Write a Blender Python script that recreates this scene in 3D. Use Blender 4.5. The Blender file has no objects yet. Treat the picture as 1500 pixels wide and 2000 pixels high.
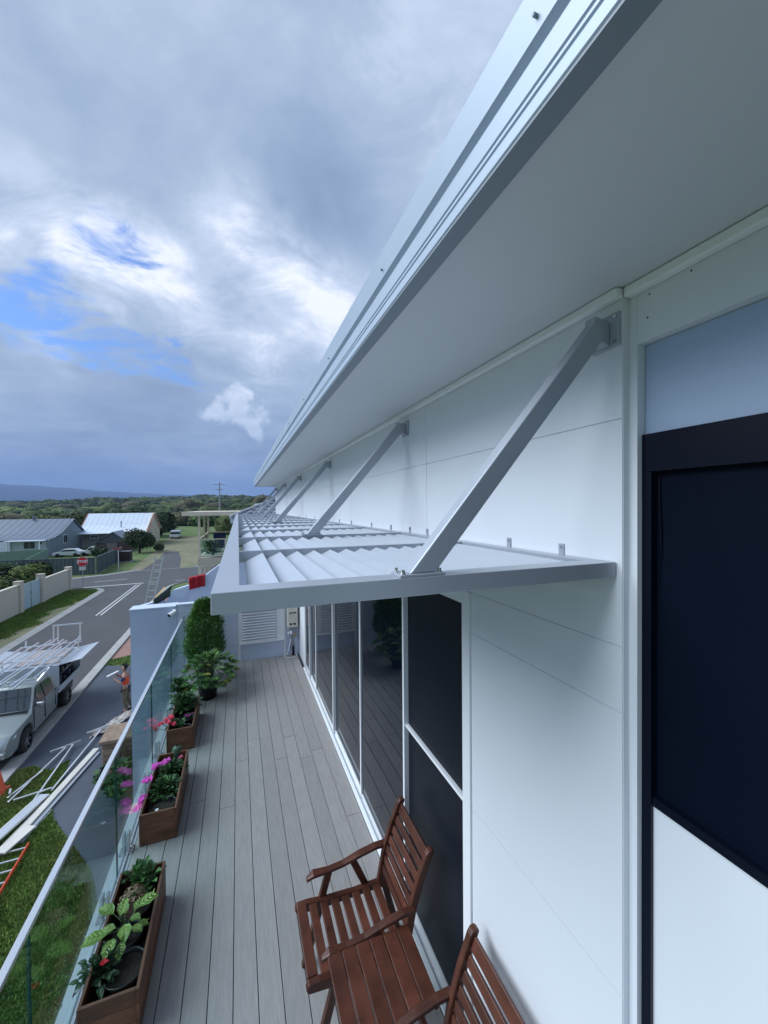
import bpy, bmesh, math, random
import numpy as np
from mathutils import Vector, Matrix, noise
R = math.radians
C = bpy.context.scene.collection
S = bpy.context.scene
random.seed(7); rng = np.random.default_rng(7)

# ------------------------------------------------------------------ camera
cam = bpy.data.cameras.new('camera'); camo = bpy.data.objects.new('camera', cam); C.objects.link(camo)
cam.sensor_fit = 'VERTICAL'; cam.sensor_height = 36; cam.lens = 765 / 2000 * 36
cam.clip_start = .02; cam.clip_end = 60000
_yaw = math.atan(285 / 765); _p = -R(.77); _r = R(.46)
_f = Vector((math.sin(_yaw) * math.cos(_p), math.cos(_yaw) * math.cos(_p), math.sin(_p)))
_x = Vector((math.cos(_yaw), -math.sin(_yaw), 0)); _u = _x.cross(_f)
_x2 = _x * math.cos(_r) - _u * math.sin(_r); _u2 = _u * math.cos(_r) + _x * math.sin(_r)
camo.matrix_world = Matrix(((_x2.x, _u2.x, -_f.x, 0), (_x2.y, _u2.y, -_f.y, 0), (_x2.z, _u2.z, -_f.z, 0), (0, 0, 0, 1)))
S.camera = camo
# ------------------------------------------------------------------ world: overcast sky with breaks of blue
W = bpy.data.worlds.new('World'); S.world = W; W.use_nodes = True
nt = W.node_tree; nt.nodes.clear(); N = nt.nodes; L = nt.links
def nd(t, **k):
    n = N.new(t)
    for a, b in k.items(): setattr(n, a, b)
    return n
def mth(op, a, b=None, clamp=False):
    n = nd('ShaderNodeMath', operation=op, use_clamp=clamp)
    for i, v in enumerate((a, b)):
        if v is None: continue
        if isinstance(v, (int, float)): n.inputs[i].default_value = v
        else: L.new(v, n.inputs[i])
    return n.outputs[0]
def vm(op, a, b=None, sc=None):
    n = nd('ShaderNodeVectorMath', operation=op)
    for i, v in enumerate((a, b)):
        if v is None: continue
        if isinstance(v, (tuple, list)): n.inputs[i].default_value = v
        else: L.new(v, n.inputs[i])
    if sc is not None: n.inputs['Scale'].default_value = sc
    return n.outputs['Value'] if op in ('DISTANCE', 'DOT_PRODUCT', 'LENGTH') else n.outputs[0]
def noi(vec, scale, det=6, rough=.55, dist=0., col=False):
    n = nd('ShaderNodeTexNoise'); L.new(vec, n.inputs['Vector'])
    n.inputs['Scale'].default_value = scale; n.inputs['Detail'].default_value = det
    n.inputs['Roughness'].default_value = rough; n.inputs['Distortion'].default_value = dist
    return n.outputs['Color' if col else 'Fac']
def mrange(v, a, b, c=0., d=1., smooth=True):
    n = nd('ShaderNodeMapRange'); n.interpolation_type = 'SMOOTHSTEP' if smooth else 'LINEAR'
    L.new(v, n.inputs[0])
    for i, x in enumerate((a, b, c, d)): n.inputs[i + 1].default_value = x
    return n.outputs[0]
def mixc(f, a, b):
    n = nd('ShaderNodeMix', data_type='RGBA')
    if isinstance(f, float): n.inputs[0].default_value = f
    else: L.new(f, n.inputs[0])
    for i, v in ((6, a), (7, b)):
        if isinstance(v, tuple): n.inputs[i].default_value = v + (1,)
        else: L.new(v, n.inputs[i])
    return n.outputs[2]
SUN_EL, SUN_AZ = 41, -78            # azimuth measured from +Y towards +X
sky = nd('ShaderNodeTexSky'); sky.sky_type = 'NISHITA'; sky.sun_disc = False
sky.sun_elevation = R(SUN_EL); sky.sun_rotation = R(SUN_AZ); sky.air_density = 1.3; sky.dust_density = 1.2; sky.ozone_density = 2.5
geo = nd('ShaderNodeNewGeometry'); D = vm('SCALE', geo.outputs['Incoming'], sc=-1.)
sep = nd('ShaderNodeSeparateXYZ'); L.new(D, sep.inputs[0])
zc = mth('ADD', mth('MAXIMUM', sep.outputs[2], 0.), .16)
cmb = nd('ShaderNodeCombineXYZ'); L.new(mth('DIVIDE', sep.outputs[0], zc), cmb.inputs[0]); L.new(mth('DIVIDE', sep.outputs[1], zc), cmb.inputs[1])
cmb.inputs[2].default_value = 3.3; Pc = cmb.outputs[0]
wr = vm('SUBTRACT', noi(D, 3.5, 5, .6, col=True), (.5, .5, .5)); Dw = vm('ADD', D, vm('SCALE', wr, sc=.22))
def blobs(lst):
    tot = None
    for (x, y, z, r, amp) in lst:
        b = mrange(vm('DISTANCE', Dw, (x, y, z)), r, 0., 0., amp)
        tot = b if tot is None else mth('ADD', tot, b)
    return tot
blue_b = blobs([(-.37, .87, .345, .12, .8), (-.31, .90, .33, .10, .6), (-.24, .92, .315, .09, 1.0), (-.18, .935, .31, .085, 1.1), (-.12, .95, .29, .075, 1.1), (-.06, .965, .27, .05, .6), (-.30, .87, .40, .13, .6), (-.2, .85, .49, .13, .55), (-.13, .88, .46, .09, .45), (-.9, .3, .3, .3, .7), (-.5, -.7, .4, .4, .7), (.6, -.7, .3, .35, .6)])
brt_b = blobs([(-.01, .82, .57, .13, .45), (.04, .84, .53, .11, .4), (.10, .85, .50, .11, .35), (.19, .86, .47, .13, .38), (.32, .6, .73, .30, .30), (-.3, .84, .46, .17, .52), (-.2, .88, .44, .16, .5), (-.08, .90, .42, .15, .46), (.12, .91, .40, .12, .3), (.24, .88, .40, .13, .22), (.03, .93, .35, .16, .3), (-.33, .895, .30, .07, .35), (-.9, .1, .5, .9, .35), (-.6, -.5, .7, .8, .2)])
drk_b = blobs([(.24, .72, .65, .22, .22), (.12, .76, .64, .17, .16), (.2, .80, .57, .12, .14), (-.26, .96, .1, .24, .32), (.1, .99, .10, .22, .34), (-.1, .975, .20, .16, .14), (-.29, .67, .68, .2, .05)])
Dc = vm('ADD', D, vm('SCALE', vm('SUBTRACT', noi(D, 9, 5, .6, col=True), (.5, .5, .5)), sc=.07))
def blobs2(lst):
    tot = None
    for (x, y, z, r, amp) in lst:
        b = mrange(vm('DISTANCE', Dc, (x, y, z)), r, r * .25, 0., amp); tot = b if tot is None else mth('ADD', tot, b)
    return tot
cum_b = blobs2([(-.02, .972, .235, .07, .9), (.03, .975, .222, .06, .9), (.052, .984, .165, .035, .9), (-.06, .975, .215, .045, .6), (.005, .965, .262, .045, .7), (.06, .975, .205, .05, .8), (.085, .96, .25, .05, .6), (.03, .985, .185, .04, .5)])
n1 = noi(Pc, 1.15, 10, .6, .4); n2 = noi(Pc, 3.6, 9, .64, .5); n3 = noi(D, 17, 7, .62, .2)
val = mth('ADD', mth('MULTIPLY', mth('SUBTRACT', n1, .5), .95), mth('MULTIPLY', mth('SUBTRACT', n2, .5), .60))
val = mth('ADD', mth('ADD', val, .40), mth('MULTIPLY', brt_b, mth('ADD', mth('MULTIPLY', n2, 1.9), -.12)))
val = mth('SUBTRACT', val, drk_b)
puff = mrange(mth('ADD', mth('MULTIPLY', cum_b, .75), mth('MULTIPLY', mth('SUBTRACT', n3, .5), 2.6)), .25, 1.0)
puff = mth('MULTIPLY', puff, mrange(cum_b, 0., .35))
val = mth('ADD', val, mth('MULTIPLY', puff, .48))
val = mrange(val, -.1, 1.0, 0., 1., False)
ramp = nd('ShaderNodeValToRGB'); L.new(val, ramp.inputs[0]); cr = ramp.color_ramp
cr.elements[0].position = 0; cr.elements[0].color = (.11, .15, .225, 1)
cr.elements[1].position = 1; cr.elements[1].color = (.46, .485, .53, 1)
for p_, c_ in ((.3, (.16, .21, .295, 1)), (.55, (.215, .268, .35, 1)), (.78, (.305, .352, .44, 1))):
    e = cr.elements.new(p_); e.color = c_
hazeband = mrange(sep.outputs[2], .0, .16, 1., 0.)
cloud = mixc(mth('MULTIPLY', hazeband, .68), ramp.outputs[0], (.085, .128, .22))
skyc = vm('MULTIPLY', sky.outputs[0], (.040, .056, .086))
n4 = noi(vm('MULTIPLY', D, (1., 1., 3.2)), 7, 9, .64, .6)
bmask = mth('MULTIPLY', mrange(mth('ADD', mth('ADD', mth('MINIMUM', blue_b, 1.), mth('MULTIPLY', mth('SUBTRACT', n2, .5), 1.6)), mth('MULTIPLY', mth('SUBTRACT', n4, .5), 3.4)), .35, 1.35), mrange(blue_b, 0., .25))
bmask = mth('MULTIPLY', mth('MULTIPLY', bmask, .95), mth('SUBTRACT', 1., puff))
fin = mixc(bmask, cloud, skyc)
below = mrange(sep.outputs[2], -.02, 0., 0., 1.)
fin = mixc(below, (.07, .09, .10), fin)
bg = nd('ShaderNodeBackground'); L.new(vm('SCALE', fin, sc=10.), bg.inputs[0]); bg.inputs[1].default_value = .1
wo = nd('ShaderNodeOutputWorld'); L.new(bg.outputs[0], wo.inputs[0])
# ------------------------------------------------------------------ sun behind thin cloud
sl = bpy.data.lights.new('sun', 'SUN'); sl.energy = 2.1; sl.angle = R(50); sl.color = (.84, .92, 1.)
so = bpy.data.objects.new('sun', sl); C.objects.link(so)
sd = Vector((math.sin(R(SUN_AZ)) * math.cos(R(SUN_EL)), math.cos(R(SUN_AZ)) * math.cos(R(SUN_EL)), math.sin(R(SUN_EL))))
so.rotation_euler = sd.to_track_quat('Z', 'Y').to_euler()
S.view_settings.view_transform = 'Standard'; S.view_settings.look = 'None'
S.view_settings.exposure = 1.14; S.view_settings.gamma = 1; S.view_settings.use_curve_mapping = False

# ------------------------------------------------------------------ helpers
def mat(name, col, rough=.6, metal=0., nscale=0., namt=.15, col2=None, bump=0., bscale=None, spec=.5, coat=0., stretch=None, rnd=0., alpha=None, det=5):
    m = bpy.data.materials.new(name); m.use_nodes = True; t = m.node_tree; b = t.nodes['Principled BSDF']
    b.inputs['Base Color'].default_value = (*col, 1); b.inputs['Roughness'].default_value = rough
    b.inputs['Metallic'].default_value = metal; b.inputs['Specular IOR Level'].default_value = spec
    b.inputs['Coat Weight'].default_value = coat
    if nscale or bump:
        tc = t.nodes.new('ShaderNodeTexCoord'); mp = t.nodes.new('ShaderNodeMapping'); t.links.new(tc.outputs['Object'], mp.inputs[0])
        if stretch: mp.inputs['Scale'].default_value = stretch
        src = mp.outputs[0]
        if rnd:
            oi = t.nodes.new('ShaderNodeObjectInfo'); ad = t.nodes.new('ShaderNodeVectorMath'); ad.operation = 'ADD'
            mu = t.nodes.new('ShaderNodeMath'); mu.operation = 'MULTIPLY'; mu.inputs[1].default_value = 50
            t.links.new(oi.outputs['Random'], mu.inputs[0]); t.links.new(src, ad.inputs[0]); t.links.new(mu.outputs[0], ad.inputs[1]); src = ad.outputs[0]
    if nscale:
        n = t.nodes.new('ShaderNodeTexNoise'); n.inputs['Scale'].default_value = nscale; n.inputs['Detail'].default_value = det; n.inputs['Roughness'].default_value = .6
        t.links.new(src, n.inputs[0])
        mr = t.nodes.new('ShaderNodeMapRange'); mr.inputs[1].default_value = .3; mr.inputs[2].default_value = .7; t.links.new(n.outputs[0], mr.inputs[0])
        mx = t.nodes.new('ShaderNodeMix'); mx.data_type = 'RGBA'; t.links.new(mr.outputs[0], mx.inputs[0])
        c2 = col2 or tuple(max(0, c * (1 - namt * 2)) for c in col)
        mx.inputs[6].default_value = (*c2, 1); mx.inputs[7].default_value = (*col, 1); out = mx.outputs[2]
        if rnd:
            h = t.nodes.new('ShaderNodeHueSaturation'); mr2 = t.nodes.new('ShaderNodeMapRange'); t.links.new(oi.outputs['Random'], mr2.inputs[0])
            mr2.inputs[3].default_value = 1 - rnd; mr2.inputs[4].default_value = 1 + rnd; t.links.new(mr2.outputs[0], h.inputs['Value']); t.links.new(out, h.inputs['Color']); out = h.outputs[0]
        t.links.new(out, b.inputs['Base Color'])
        rr = t.nodes.new('ShaderNodeMapRange'); rr.inputs[3].default_value = max(0, rough - .08); rr.inputs[4].default_value = min(1, rough + .08)
        t.links.new(n.outputs[0], rr.inputs[0]); t.links.new(rr.outputs[0], b.inputs['Roughness'])
    if bump:
        n2_ = t.nodes.new('ShaderNodeTexNoise'); n2_.inputs['Scale'].default_value = bscale or nscale or 20; n2_.inputs['Detail'].default_value = 4
        t.links.new(src, n2_.inputs[0]); bp = t.nodes.new('ShaderNodeBump'); bp.inputs['Strength'].default_value = bump; bp.inputs['Distance'].default_value = .01
        t.links.new(n2_.outputs[0], bp.inputs['Height']); t.links.new(bp.outputs[0], b.inputs['Normal'])
    return m
def attrmat(name, rough=.7, nscale=3., namt=.3, attr='tint', trans=0.):
    m = bpy.data.materials.new(name); m.use_nodes = True; t = m.node_tree; b = t.nodes['Principled BSDF']; b.inputs['Roughness'].default_value = rough
    b.inputs['Specular IOR Level'].default_value = .25
    a = t.nodes.new('ShaderNodeAttribute'); a.attribute_name = attr
    tc = t.nodes.new('ShaderNodeTexCoord'); n = t.nodes.new('ShaderNodeTexNoise'); n.inputs['Scale'].default_value = nscale; t.links.new(tc.outputs['Object'], n.inputs[0])
    mr = t.nodes.new('ShaderNodeMapRange'); mr.inputs[1].default_value = .3; mr.inputs[2].default_value = .7; mr.inputs[3].default_value = 1 - namt; mr.inputs[4].default_value = 1 + namt; t.links.new(n.outputs[0], mr.inputs[0])
    v = t.nodes.new('ShaderNodeVectorMath'); v.operation = 'SCALE'; t.links.new(a.outputs['Color'], v.inputs[0]); t.links.new(mr.outputs[0], v.inputs['Scale'])
    t.links.new(v.outputs[0], b.inputs['Base Color'])
    return m
def tag(o, label=None, cat=None, group=None, kind=None):
    if label: o['label'] = label
    if cat: o['category'] = cat
    if group: o['group'] = group
    if kind: o['kind'] = kind
    return o
def wloc(o):
    v = Vector((0, 0, 0))
    while o: v = v + o.location; o = o.parent
    return v
def thing(name, loc, label, cat, group=None, rz=0.):
    o = bpy.data.objects.new(name, None); C.objects.link(o); o.location = loc; o.rotation_euler = (0, 0, rz)
    o.empty_display_size = .2
    return tag(o, label, cat, group)
BOXF = [(0, 3, 2, 1), (4, 5, 6, 7), (0, 1, 5, 4), (1, 2, 6, 5), (2, 3, 7, 6), (3, 0, 4, 7)]
class MB:
    def __init__(s): s.marks = []; s.v = []; s.f = []; s.c = []; s.cur = None
    def add(s, vs, fs):
        o = len(s.v); s.v += [tuple(v) for v in vs]; s.f += [tuple(i + o for i in f) for f in fs]
        if s.cur: s.c += [s.cur] * len(vs)
        return s
    def box(s, x0, x1, y0, y1, z0, z1):
        return s.add([(x0, y0, z0), (x1, y0, z0), (x1, y1, z0), (x0, y1, z0), (x0, y0, z1), (x1, y0, z1), (x1, y1, z1), (x0, y1, z1)], BOXF)
    def obox(s, c, size, m):
        vs = [Vector(c) + m @ Vector((a * size[0] / 2, b * size[1] / 2, d * size[2] / 2)) for a, b, d in
              ((-1, -1, -1), (1, -1, -1), (1, 1, -1), (-1, 1, -1), (-1, -1, 1), (1, -1, 1), (1, 1, 1), (-1, 1, 1))]
        return s.add(vs, BOXF)
    def bar(s, a, b, w, h, up=(0, 0, 1)):
        a, b = Vector(a), Vector(b); d = (b - a); l = d.length; d.normalize(); u = Vector(up)
        if abs(d.dot(u)) > .98: u = Vector((0, 1, 0))
        x = d.cross(u).normalized(); z = x.cross(d)
        m = Matrix((x, d, z)).transposed()
        return s.obox((a + b) / 2, (w, l, h), m)
    def cyl(s, a, b, r0, r1=None, n=10, cap=True):
        r1 = r0 if r1 is None else r1; a, b = Vector(a), Vector(b); d = (b - a).normalized()
        x = d.orthogonal().normalized(); y = d.cross(x); vs = []
        for p, r in ((a, r0), (b, r1)):
            for i in range(n):
                t = 2 * math.pi * i / n; vs.append(p + (x * math.cos(t) + y * math.sin(t)) * r)
        fs = [(i, (i + 1) % n, n + (i + 1) % n, n + i) for i in range(n)]
        if cap: fs += [tuple(range(n - 1, -1, -1)), tuple(range(n, 2 * n))]
        return s.add(vs, fs)
    def tube(s, pts, r, n=6):
        pts = [Vector(p) for p in pts]; rs = r if isinstance(r, (list, tuple)) else [r] * len(pts); vs = []; px = None
        for i, p in enumerate(pts):
            d = (pts[min(i + 1, len(pts) - 1)] - pts[max(i - 1, 0)]).normalized()
            x = d.orthogonal().normalized() if px is None else (px - d * px.dot(d)).normalized(); px = x; y = d.cross(x)
            for k in range(n):
                t = 2 * math.pi * k / n; vs.append(p + (x * math.cos(t) + y * math.sin(t)) * rs[i])
        fs = []
        for i in range(len(pts) - 1):
            for k in range(n): fs.append((i * n + k, i * n + (k + 1) % n, (i + 1) * n + (k + 1) % n, (i + 1) * n + k))
        fs += [tuple(range(n - 1, -1, -1)), tuple(range((len(pts) - 1) * n, len(pts) * n))]
        return s.add(vs, fs)
    def prism(s, poly, a, b, axis='x'):
        n = len(poly); vs = []
        for t in (a, b):
            for p in poly:
                vs.append((t, p[0], p[1]) if axis == 'x' else (p[0], t, p[1]) if axis == 'y' else (p[0], p[1], t))
        fs = [(i, (i + 1) % n, n + (i + 1) % n, n + i) for i in range(n)] + [tuple(range(n - 1, -1, -1)), tuple(range(n, 2 * n))]
        return s.add(vs, fs)
    def lathe(s, c, prof, n=20, capb=True, capt=False):
        c = Vector(c); vs = []
        for r, z in prof:
            for i in range(n):
                t = 2 * math.pi * i / n; vs.append(c + Vector((r * math.cos(t), r * math.sin(t), z)))
        fs = []
        for j in range(len(prof) - 1):
            for i in range(n): fs.append((j * n + i, j * n + (i + 1) % n, (j + 1) * n + (i + 1) % n, (j + 1) * n + i))
        if capb: fs.append(tuple(range(n - 1, -1, -1)))
        if capt: fs.append(tuple(range((len(prof) - 1) * n, len(prof) * n)))
        return s.add(vs, fs)
    def leaf(s, p, d, up, l, w, fold=.15, droop=.2):
        p, d, up = Vector(p), Vector(d).normalized(), Vector(up); x = d.cross(up)
        if x.length < 1e-3: x = d.orthogonal()
        x.normalize(); u = x.cross(d).normalized()
        m1 = p + d * l * .45 - u * l * droop * .15; t = p + d * l * .97 - u * l * droop
        e = u * w * fold
        return s.add([p, p + d * l * .22 + x * w * .36 + e, p + d * l * .5 + x * w * .5 + e - u * l * droop * .2, p + d * l * .8 + x * w * .3 + e - u * l * droop * .6, t,
                      p + d * l * .8 - x * w * .3 + e - u * l * droop * .6, p + d * l * .5 - x * w * .5 + e - u * l * droop * .2, p + d * l * .22 - x * w * .36 + e, m1],
                     [(0, 1, 2, 8), (8, 2, 3, 4), (0, 8, 6, 7), (8, 4, 5, 6)])
    def quad(s, p, n, sz, asp=1.):
        n = Vector(n).normalized(); x = n.orthogonal().normalized(); a = random.random() * 6.28; y = n.cross(x)
        x, y = x * math.cos(a) + y * math.sin(a), y * math.cos(a) - x * math.sin(a); p = Vector(p)
        return s.add([p - x * sz, p - y * sz * asp * .6, p + x * sz, p + y * sz * asp * .6], [(0, 1, 2, 3)])
    def build(s, name, m, parent=None, smooth=False, bevel=0., seg=2, offs=None, auto=None):
        me = bpy.data.meshes.new(name); o0 = wloc(parent) if parent else Vector((0, 0, 0))
        if offs is not None: o0 = Vector(offs)
        me.from_pydata([(v[0] - o0.x, v[1] - o0.y, v[2] - o0.z) for v in s.v], [], s.f)
        if s.c and len(s.c) == len(s.v):
            at = me.color_attributes.new('tint', 'FLOAT_COLOR', 'POINT'); at.data.foreach_set('color', np.array([(*c, 1) for c in s.c], 'f').ravel())
        me.materials.append(m)
        o = bpy.data.objects.new(name, me); C.objects.link(o); o.parent = parent
        if smooth: me.polygons.foreach_set('use_smooth', [True] * len(me.polygons))
        if bevel:
            b = o.modifiers.new('bevel', 'BEVEL'); b.width = bevel; b.segments = seg; b.limit_method = 'ANGLE'; b.angle_limit = R(40)
            if not smooth: b.harden_normals = False
        return o
def B(name, m, parent, *a, bevel=0.):
    return MB().box(*a).build(name, m, parent, bevel=bevel)
def piece(name, src, parent, loc, rot=(0, 0, 0)):
    o = bpy.data.objects.new(name, src.data); C.objects.link(o); o.parent = parent; o.location = Vector(loc); o.rotation_euler = rot
    for md in src.modifiers:
        k = o.modifiers.new(md.name, md.type)
        if md.type == 'BEVEL': k.width = md.width; k.segments = md.segments; k.limit_method = 'ANGLE'; k.angle_limit = md.angle_limit
    return o
def npmesh(name, V, F, m, tint=None, smooth=False, mats=None):
    me = bpy.data.meshes.new(name); k = F.shape[1]
    me.vertices.add(len(V)); me.vertices.foreach_set('co', V.astype('f').ravel())
    me.loops.add(F.size); me.loops.foreach_set('vertex_index', F.astype('i').ravel())
    me.polygons.add(len(F)); me.polygons.foreach_set('loop_start', np.arange(0, F.size, k, dtype='i')); me.polygons.foreach_set('loop_total', np.full(len(F), k, 'i'))
    me.update(calc_edges=True)
    if tint is not None:
        at = me.color_attributes.new('tint', 'FLOAT_COLOR', 'POINT'); at.data.foreach_set('color', np.c_[tint, np.ones(len(tint))].astype('f').ravel())
    if smooth: me.polygons.foreach_set('use_smooth', np.ones(len(F), bool))
    me.materials.append(m); o = bpy.data.objects.new(name, me); C.objects.link(o); return o
def copy_tree(o, parent=None):
    c = o.copy(); C.objects.link(c); c.parent = parent
    for ch in o.children: copy_tree(ch, c)
    return c
H = -3.1; G = -7.9; WX = 1.18; Rnd = random.uniform

# ------------------------------------------------------------------ materials
m_white = mat('white wall paint', (.70, .73, .77), .5, nscale=1.6, namt=.025, bump=.12, bscale=7, stretch=(1, 1, .3))
m_trim = mat('white trim paint', (.80, .82, .84), .4, nscale=2., namt=.02)
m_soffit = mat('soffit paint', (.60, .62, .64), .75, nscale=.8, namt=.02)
m_bluewall = mat('pale blue grey render', (.42, .50, .66), .8, nscale=3, namt=.04, bump=.1, bscale=80)
m_parapet = mat('pale parapet render', (.56, .63, .76), .8, nscale=3, namt=.04, bump=.1, bscale=80)
m_alu = mat('silver powder coat', (.41, .44, .49), .36, .25, nscale=6, namt=.03)
m_aluw = mat('pale silver louvre', (.46, .50, .56), .38, .15, nscale=5, namt=.03)
m_gut = mat('silver gutter steel', (.42, .49, .58), .42, .12, nscale=2, namt=.04)
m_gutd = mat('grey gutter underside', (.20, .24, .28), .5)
m_steel = mat('brushed stainless steel', (.62, .62, .62), .22, 1.)
m_rail = mat('polished rail aluminium', (.80, .82, .84), .22, .8)
m_deck = mat('grey composite decking', (.32, .30, .295), .62, nscale=9, namt=.10, bump=.25, bscale=60, stretch=(6, .7, 6), rnd=.07)
m_dark = mat('dark gap', (.02, .02, .022), .9)
m_scr2 = mat('door fly screen mesh', (.006, .009, .016), .32, spec=.12)
m_glassd = mat('dark tinted door glass', (.004, .007, .014), .02, spec=.38)
m_screen = mat('dark fly screen mesh', (.003, .006, .015), .5, spec=.05)
m_black = mat('black powder coat', (.003, .005, .013), .3, spec=.15)
m_bluep = mat('sky tinted grey shutter box', (.37, .47, .63), .45, nscale=2, namt=.02)  # light grey box; the blue of reflected sky is put into its colour
m_wood = mat('oiled hardwood', (.10, .030, .016), .42, nscale=7, namt=.28, bump=.15, bscale=30, stretch=(1, 1, 1), rnd=.18)
m_woodp = mat('planter hardwood', (.19, .075, .036), .55, nscale=6, namt=.3, bump=.2, bscale=30, stretch=(1, .35, 3), rnd=.3)
m_soil = mat('potting soil', (.03, .022, .016), .95, nscale=30, namt=.3, bump=.8, bscale=50)
m_pot = mat('black plastic pot', (.012, .012, .014), .35)
m_asph = mat('road asphalt', (.078, .080, .086), .9, nscale=.5, namt=.13, bump=.3, bscale=40)
m_kerb = mat('kerb concrete', (.36, .36, .35), .85, nscale=2.5, namt=.12, bump=.2, bscale=30)
m_drive = mat('dark grey driveway coating', (.062, .076, .105), .6, nscale=1.2, namt=.14, bump=.15, bscale=50)
m_pave = mat('pink brick paving', (.32, .18, .15), .85, nscale=4, namt=.12)
m_line = mat('white road paint', (.62, .62, .62), .7, nscale=6, namt=.1)
m_yel = mat('yellow ochre paint', (.52, .36, .16), .7, nscale=6, namt=.1)
m_dirt = mat('dry track dirt', (.24, .20, .13), .95, nscale=.6, namt=.3, col2=(.11, .13, .06))
m_cream = mat('cream rendered wall', (.62, .56, .46), .85, nscale=3, namt=.04)
m_beige = mat('beige painted steel', (.60, .53, .42), .6)
def glass(name, col, ior=1.45, refl=1.):
    m = bpy.data.materials.new(name); m.use_nodes = True; t = m.node_tree; t.nodes.clear()
    ge = t.nodes.new('ShaderNodeNewGeometry'); dt = t.nodes.new('ShaderNodeVectorMath'); dt.operation = 'DOT_PRODUCT'
    t.links.new(ge.outputs['Incoming'], dt.inputs[0]); t.links.new(ge.outputs['Normal'], dt.inputs[1])
    def mm(op, a, b=None):      # Schlick reflectance, the same from both faces of the pane
        n = t.nodes.new('ShaderNodeMath'); n.operation = op
        for i, v in enumerate((a, b)):
            if v is None: continue
            if isinstance(v, (int, float)): n.inputs[i].default_value = v
            else: t.links.new(v, n.inputs[i])
        return n.outputs[0]
    fr = mm('ADD', mm('MULTIPLY', mm('POWER', mm('SUBTRACT', 1., mm('ABSOLUTE', dt.outputs['Value'])), 5.), .96), .04)
    mu = t.nodes.new('ShaderNodeMath'); mu.operation = 'MULTIPLY'; mu.inputs[1].default_value = refl; mu.use_clamp = True
    tr = t.nodes.new('ShaderNodeBsdfTransparent'); tr.inputs[0].default_value = (*col, 1); gl = t.nodes.new('ShaderNodeBsdfGlossy'); gl.inputs['Roughness'].default_value = .01
    mx = t.nodes.new('ShaderNodeMixShader'); o = t.nodes.new('ShaderNodeOutputMaterial')
    t.links.new(fr, mu.inputs[0]); t.links.new(mu.outputs[0], mx.inputs[0]); t.links.new(tr.outputs[0], mx.inputs[1]); t.links.new(gl.outputs[0], mx.inputs[2]); t.links.new(mx.outputs[0], o.inputs[0])
    return m
m_glass = glass('clear green tinted glass', (.80, .91, .90), 1.5, .8)
m_gedge = mat('green glass edge', (.03, .09, .085), .15)
m_cglass = mat('car window glass', (.03, .045, .055), .05, spec=.8)

# grass: base sheet colour with patches
def grassmat(name, a, b, c, sc):
    m = mat(name, a, .95, nscale=sc, col2=b, bump=.9, bscale=9); t = m.node_tree; bs = t.nodes['Principled BSDF']
    mx0 = bs.inputs['Base Color'].links[0].from_socket
    tc = t.nodes.new('ShaderNodeTexCoord'); n = t.nodes.new('ShaderNodeTexNoise'); n.inputs['Scale'].default_value = .35; n.inputs['Detail'].default_value = 6; t.links.new(tc.outputs['Object'], n.inputs[0])
    mr = t.nodes.new('ShaderNodeMapRange'); mr.inputs[1].default_value = .5; mr.inputs[2].default_value = .75; t.links.new(n.outputs[0], mr.inputs[0])
    mx = t.nodes.new('ShaderNodeMix'); mx.data_type = 'RGBA'; t.links.new(mr.outputs[0], mx.inputs[0]); t.links.new(mx0, mx.inputs[6]); mx.inputs[7].default_value = (*c, 1)
    t.links.new(mx.outputs[2], bs.inputs['Base Color']); return m
m_grass = grassmat('lawn grass', (.095, .165, .035), (.05, .09, .022), (.17, .17, .06), 5)

# ------------------------------------------------------------------ ground, terrain
def sm(a, b, x): t = np.clip((x - a) / (b - a), 0, 1); return t * t * (3 - 2 * t)
def hgt(x, y):
    r = np.hypot(x, y); az = np.degrees(np.arctan2(x, y))
    h = 14 * sm(120, 420, r) * (.35 + .25 * np.sin(az * .11 + 1)) 
    h += 20 * np.exp(-(np.abs(az + 8) / 12) ** 3) * sm(350, 1000, r) * (1 - .3 * sm(1200, 2500, r))
    h += 10 * np.exp(-((az + 30) / 12) ** 2) * sm(350, 900, r)
    h += 13 * np.exp(-((az - 8) / 10) ** 2) * sm(350, 1000, r)
    h += 6 * np.sin(x * .006 + 1.3) * np.cos(y * .0047) * sm(300, 900, r)
    return G + h
rr = np.concatenate([[0], np.geomspace(20, 9000, 70)]); aa = np.linspace(-180, 180, 241)[:-1]
RR, AA = np.meshgrid(rr[1:], np.radians(aa), indexing='ij'); X = RR * np.sin(AA); Y = RR * np.cos(AA); Z = hgt(X, Y)
V = np.r_[[[0, 0, G]], np.c_[X.ravel(), Y.ravel(), Z.ravel()]]; na = len(aa); F = []
idx = lambda i, j: 1 + i * na + j % na
for i in range(len(rr) - 2):
    for j in range(na): F.append((idx(i, j), idx(i, j + 1), idx(i + 1, j + 1), idx(i + 1, j)))
F = np.array(F)[:, ::-1]
g0 = npmesh('ground', V, F, m_grass, smooth=True); tag(g0, kind='structure')
g1 = MB().add([(0, 0, G)] + [tuple(V[1 + j]) for j in range(na)], [(0, 1 + (j + 1) % na, 1 + j) for j in range(na)]).build('lawn', m_grass); tag(g1, kind='structure')
def sheet(name, poly, z, m, parent=None):
    o = MB().add([(x, y, z) for x, y in poly], [tuple(range(len(poly)))]).build(name, m, parent); tag(o, kind='structure')
    me = o.data
    if me.polygons[0].normal.z < 0: me.flip_normals()
    return o
def arc(cx, cy, r, a0, a1, n=8): return [(cx + r * math.cos(R(a0 + (a1 - a0) * i / n)), cy + r * math.sin(R(a0 + (a1 - a0) * i / n))) for i in range(n + 1)]
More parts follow.
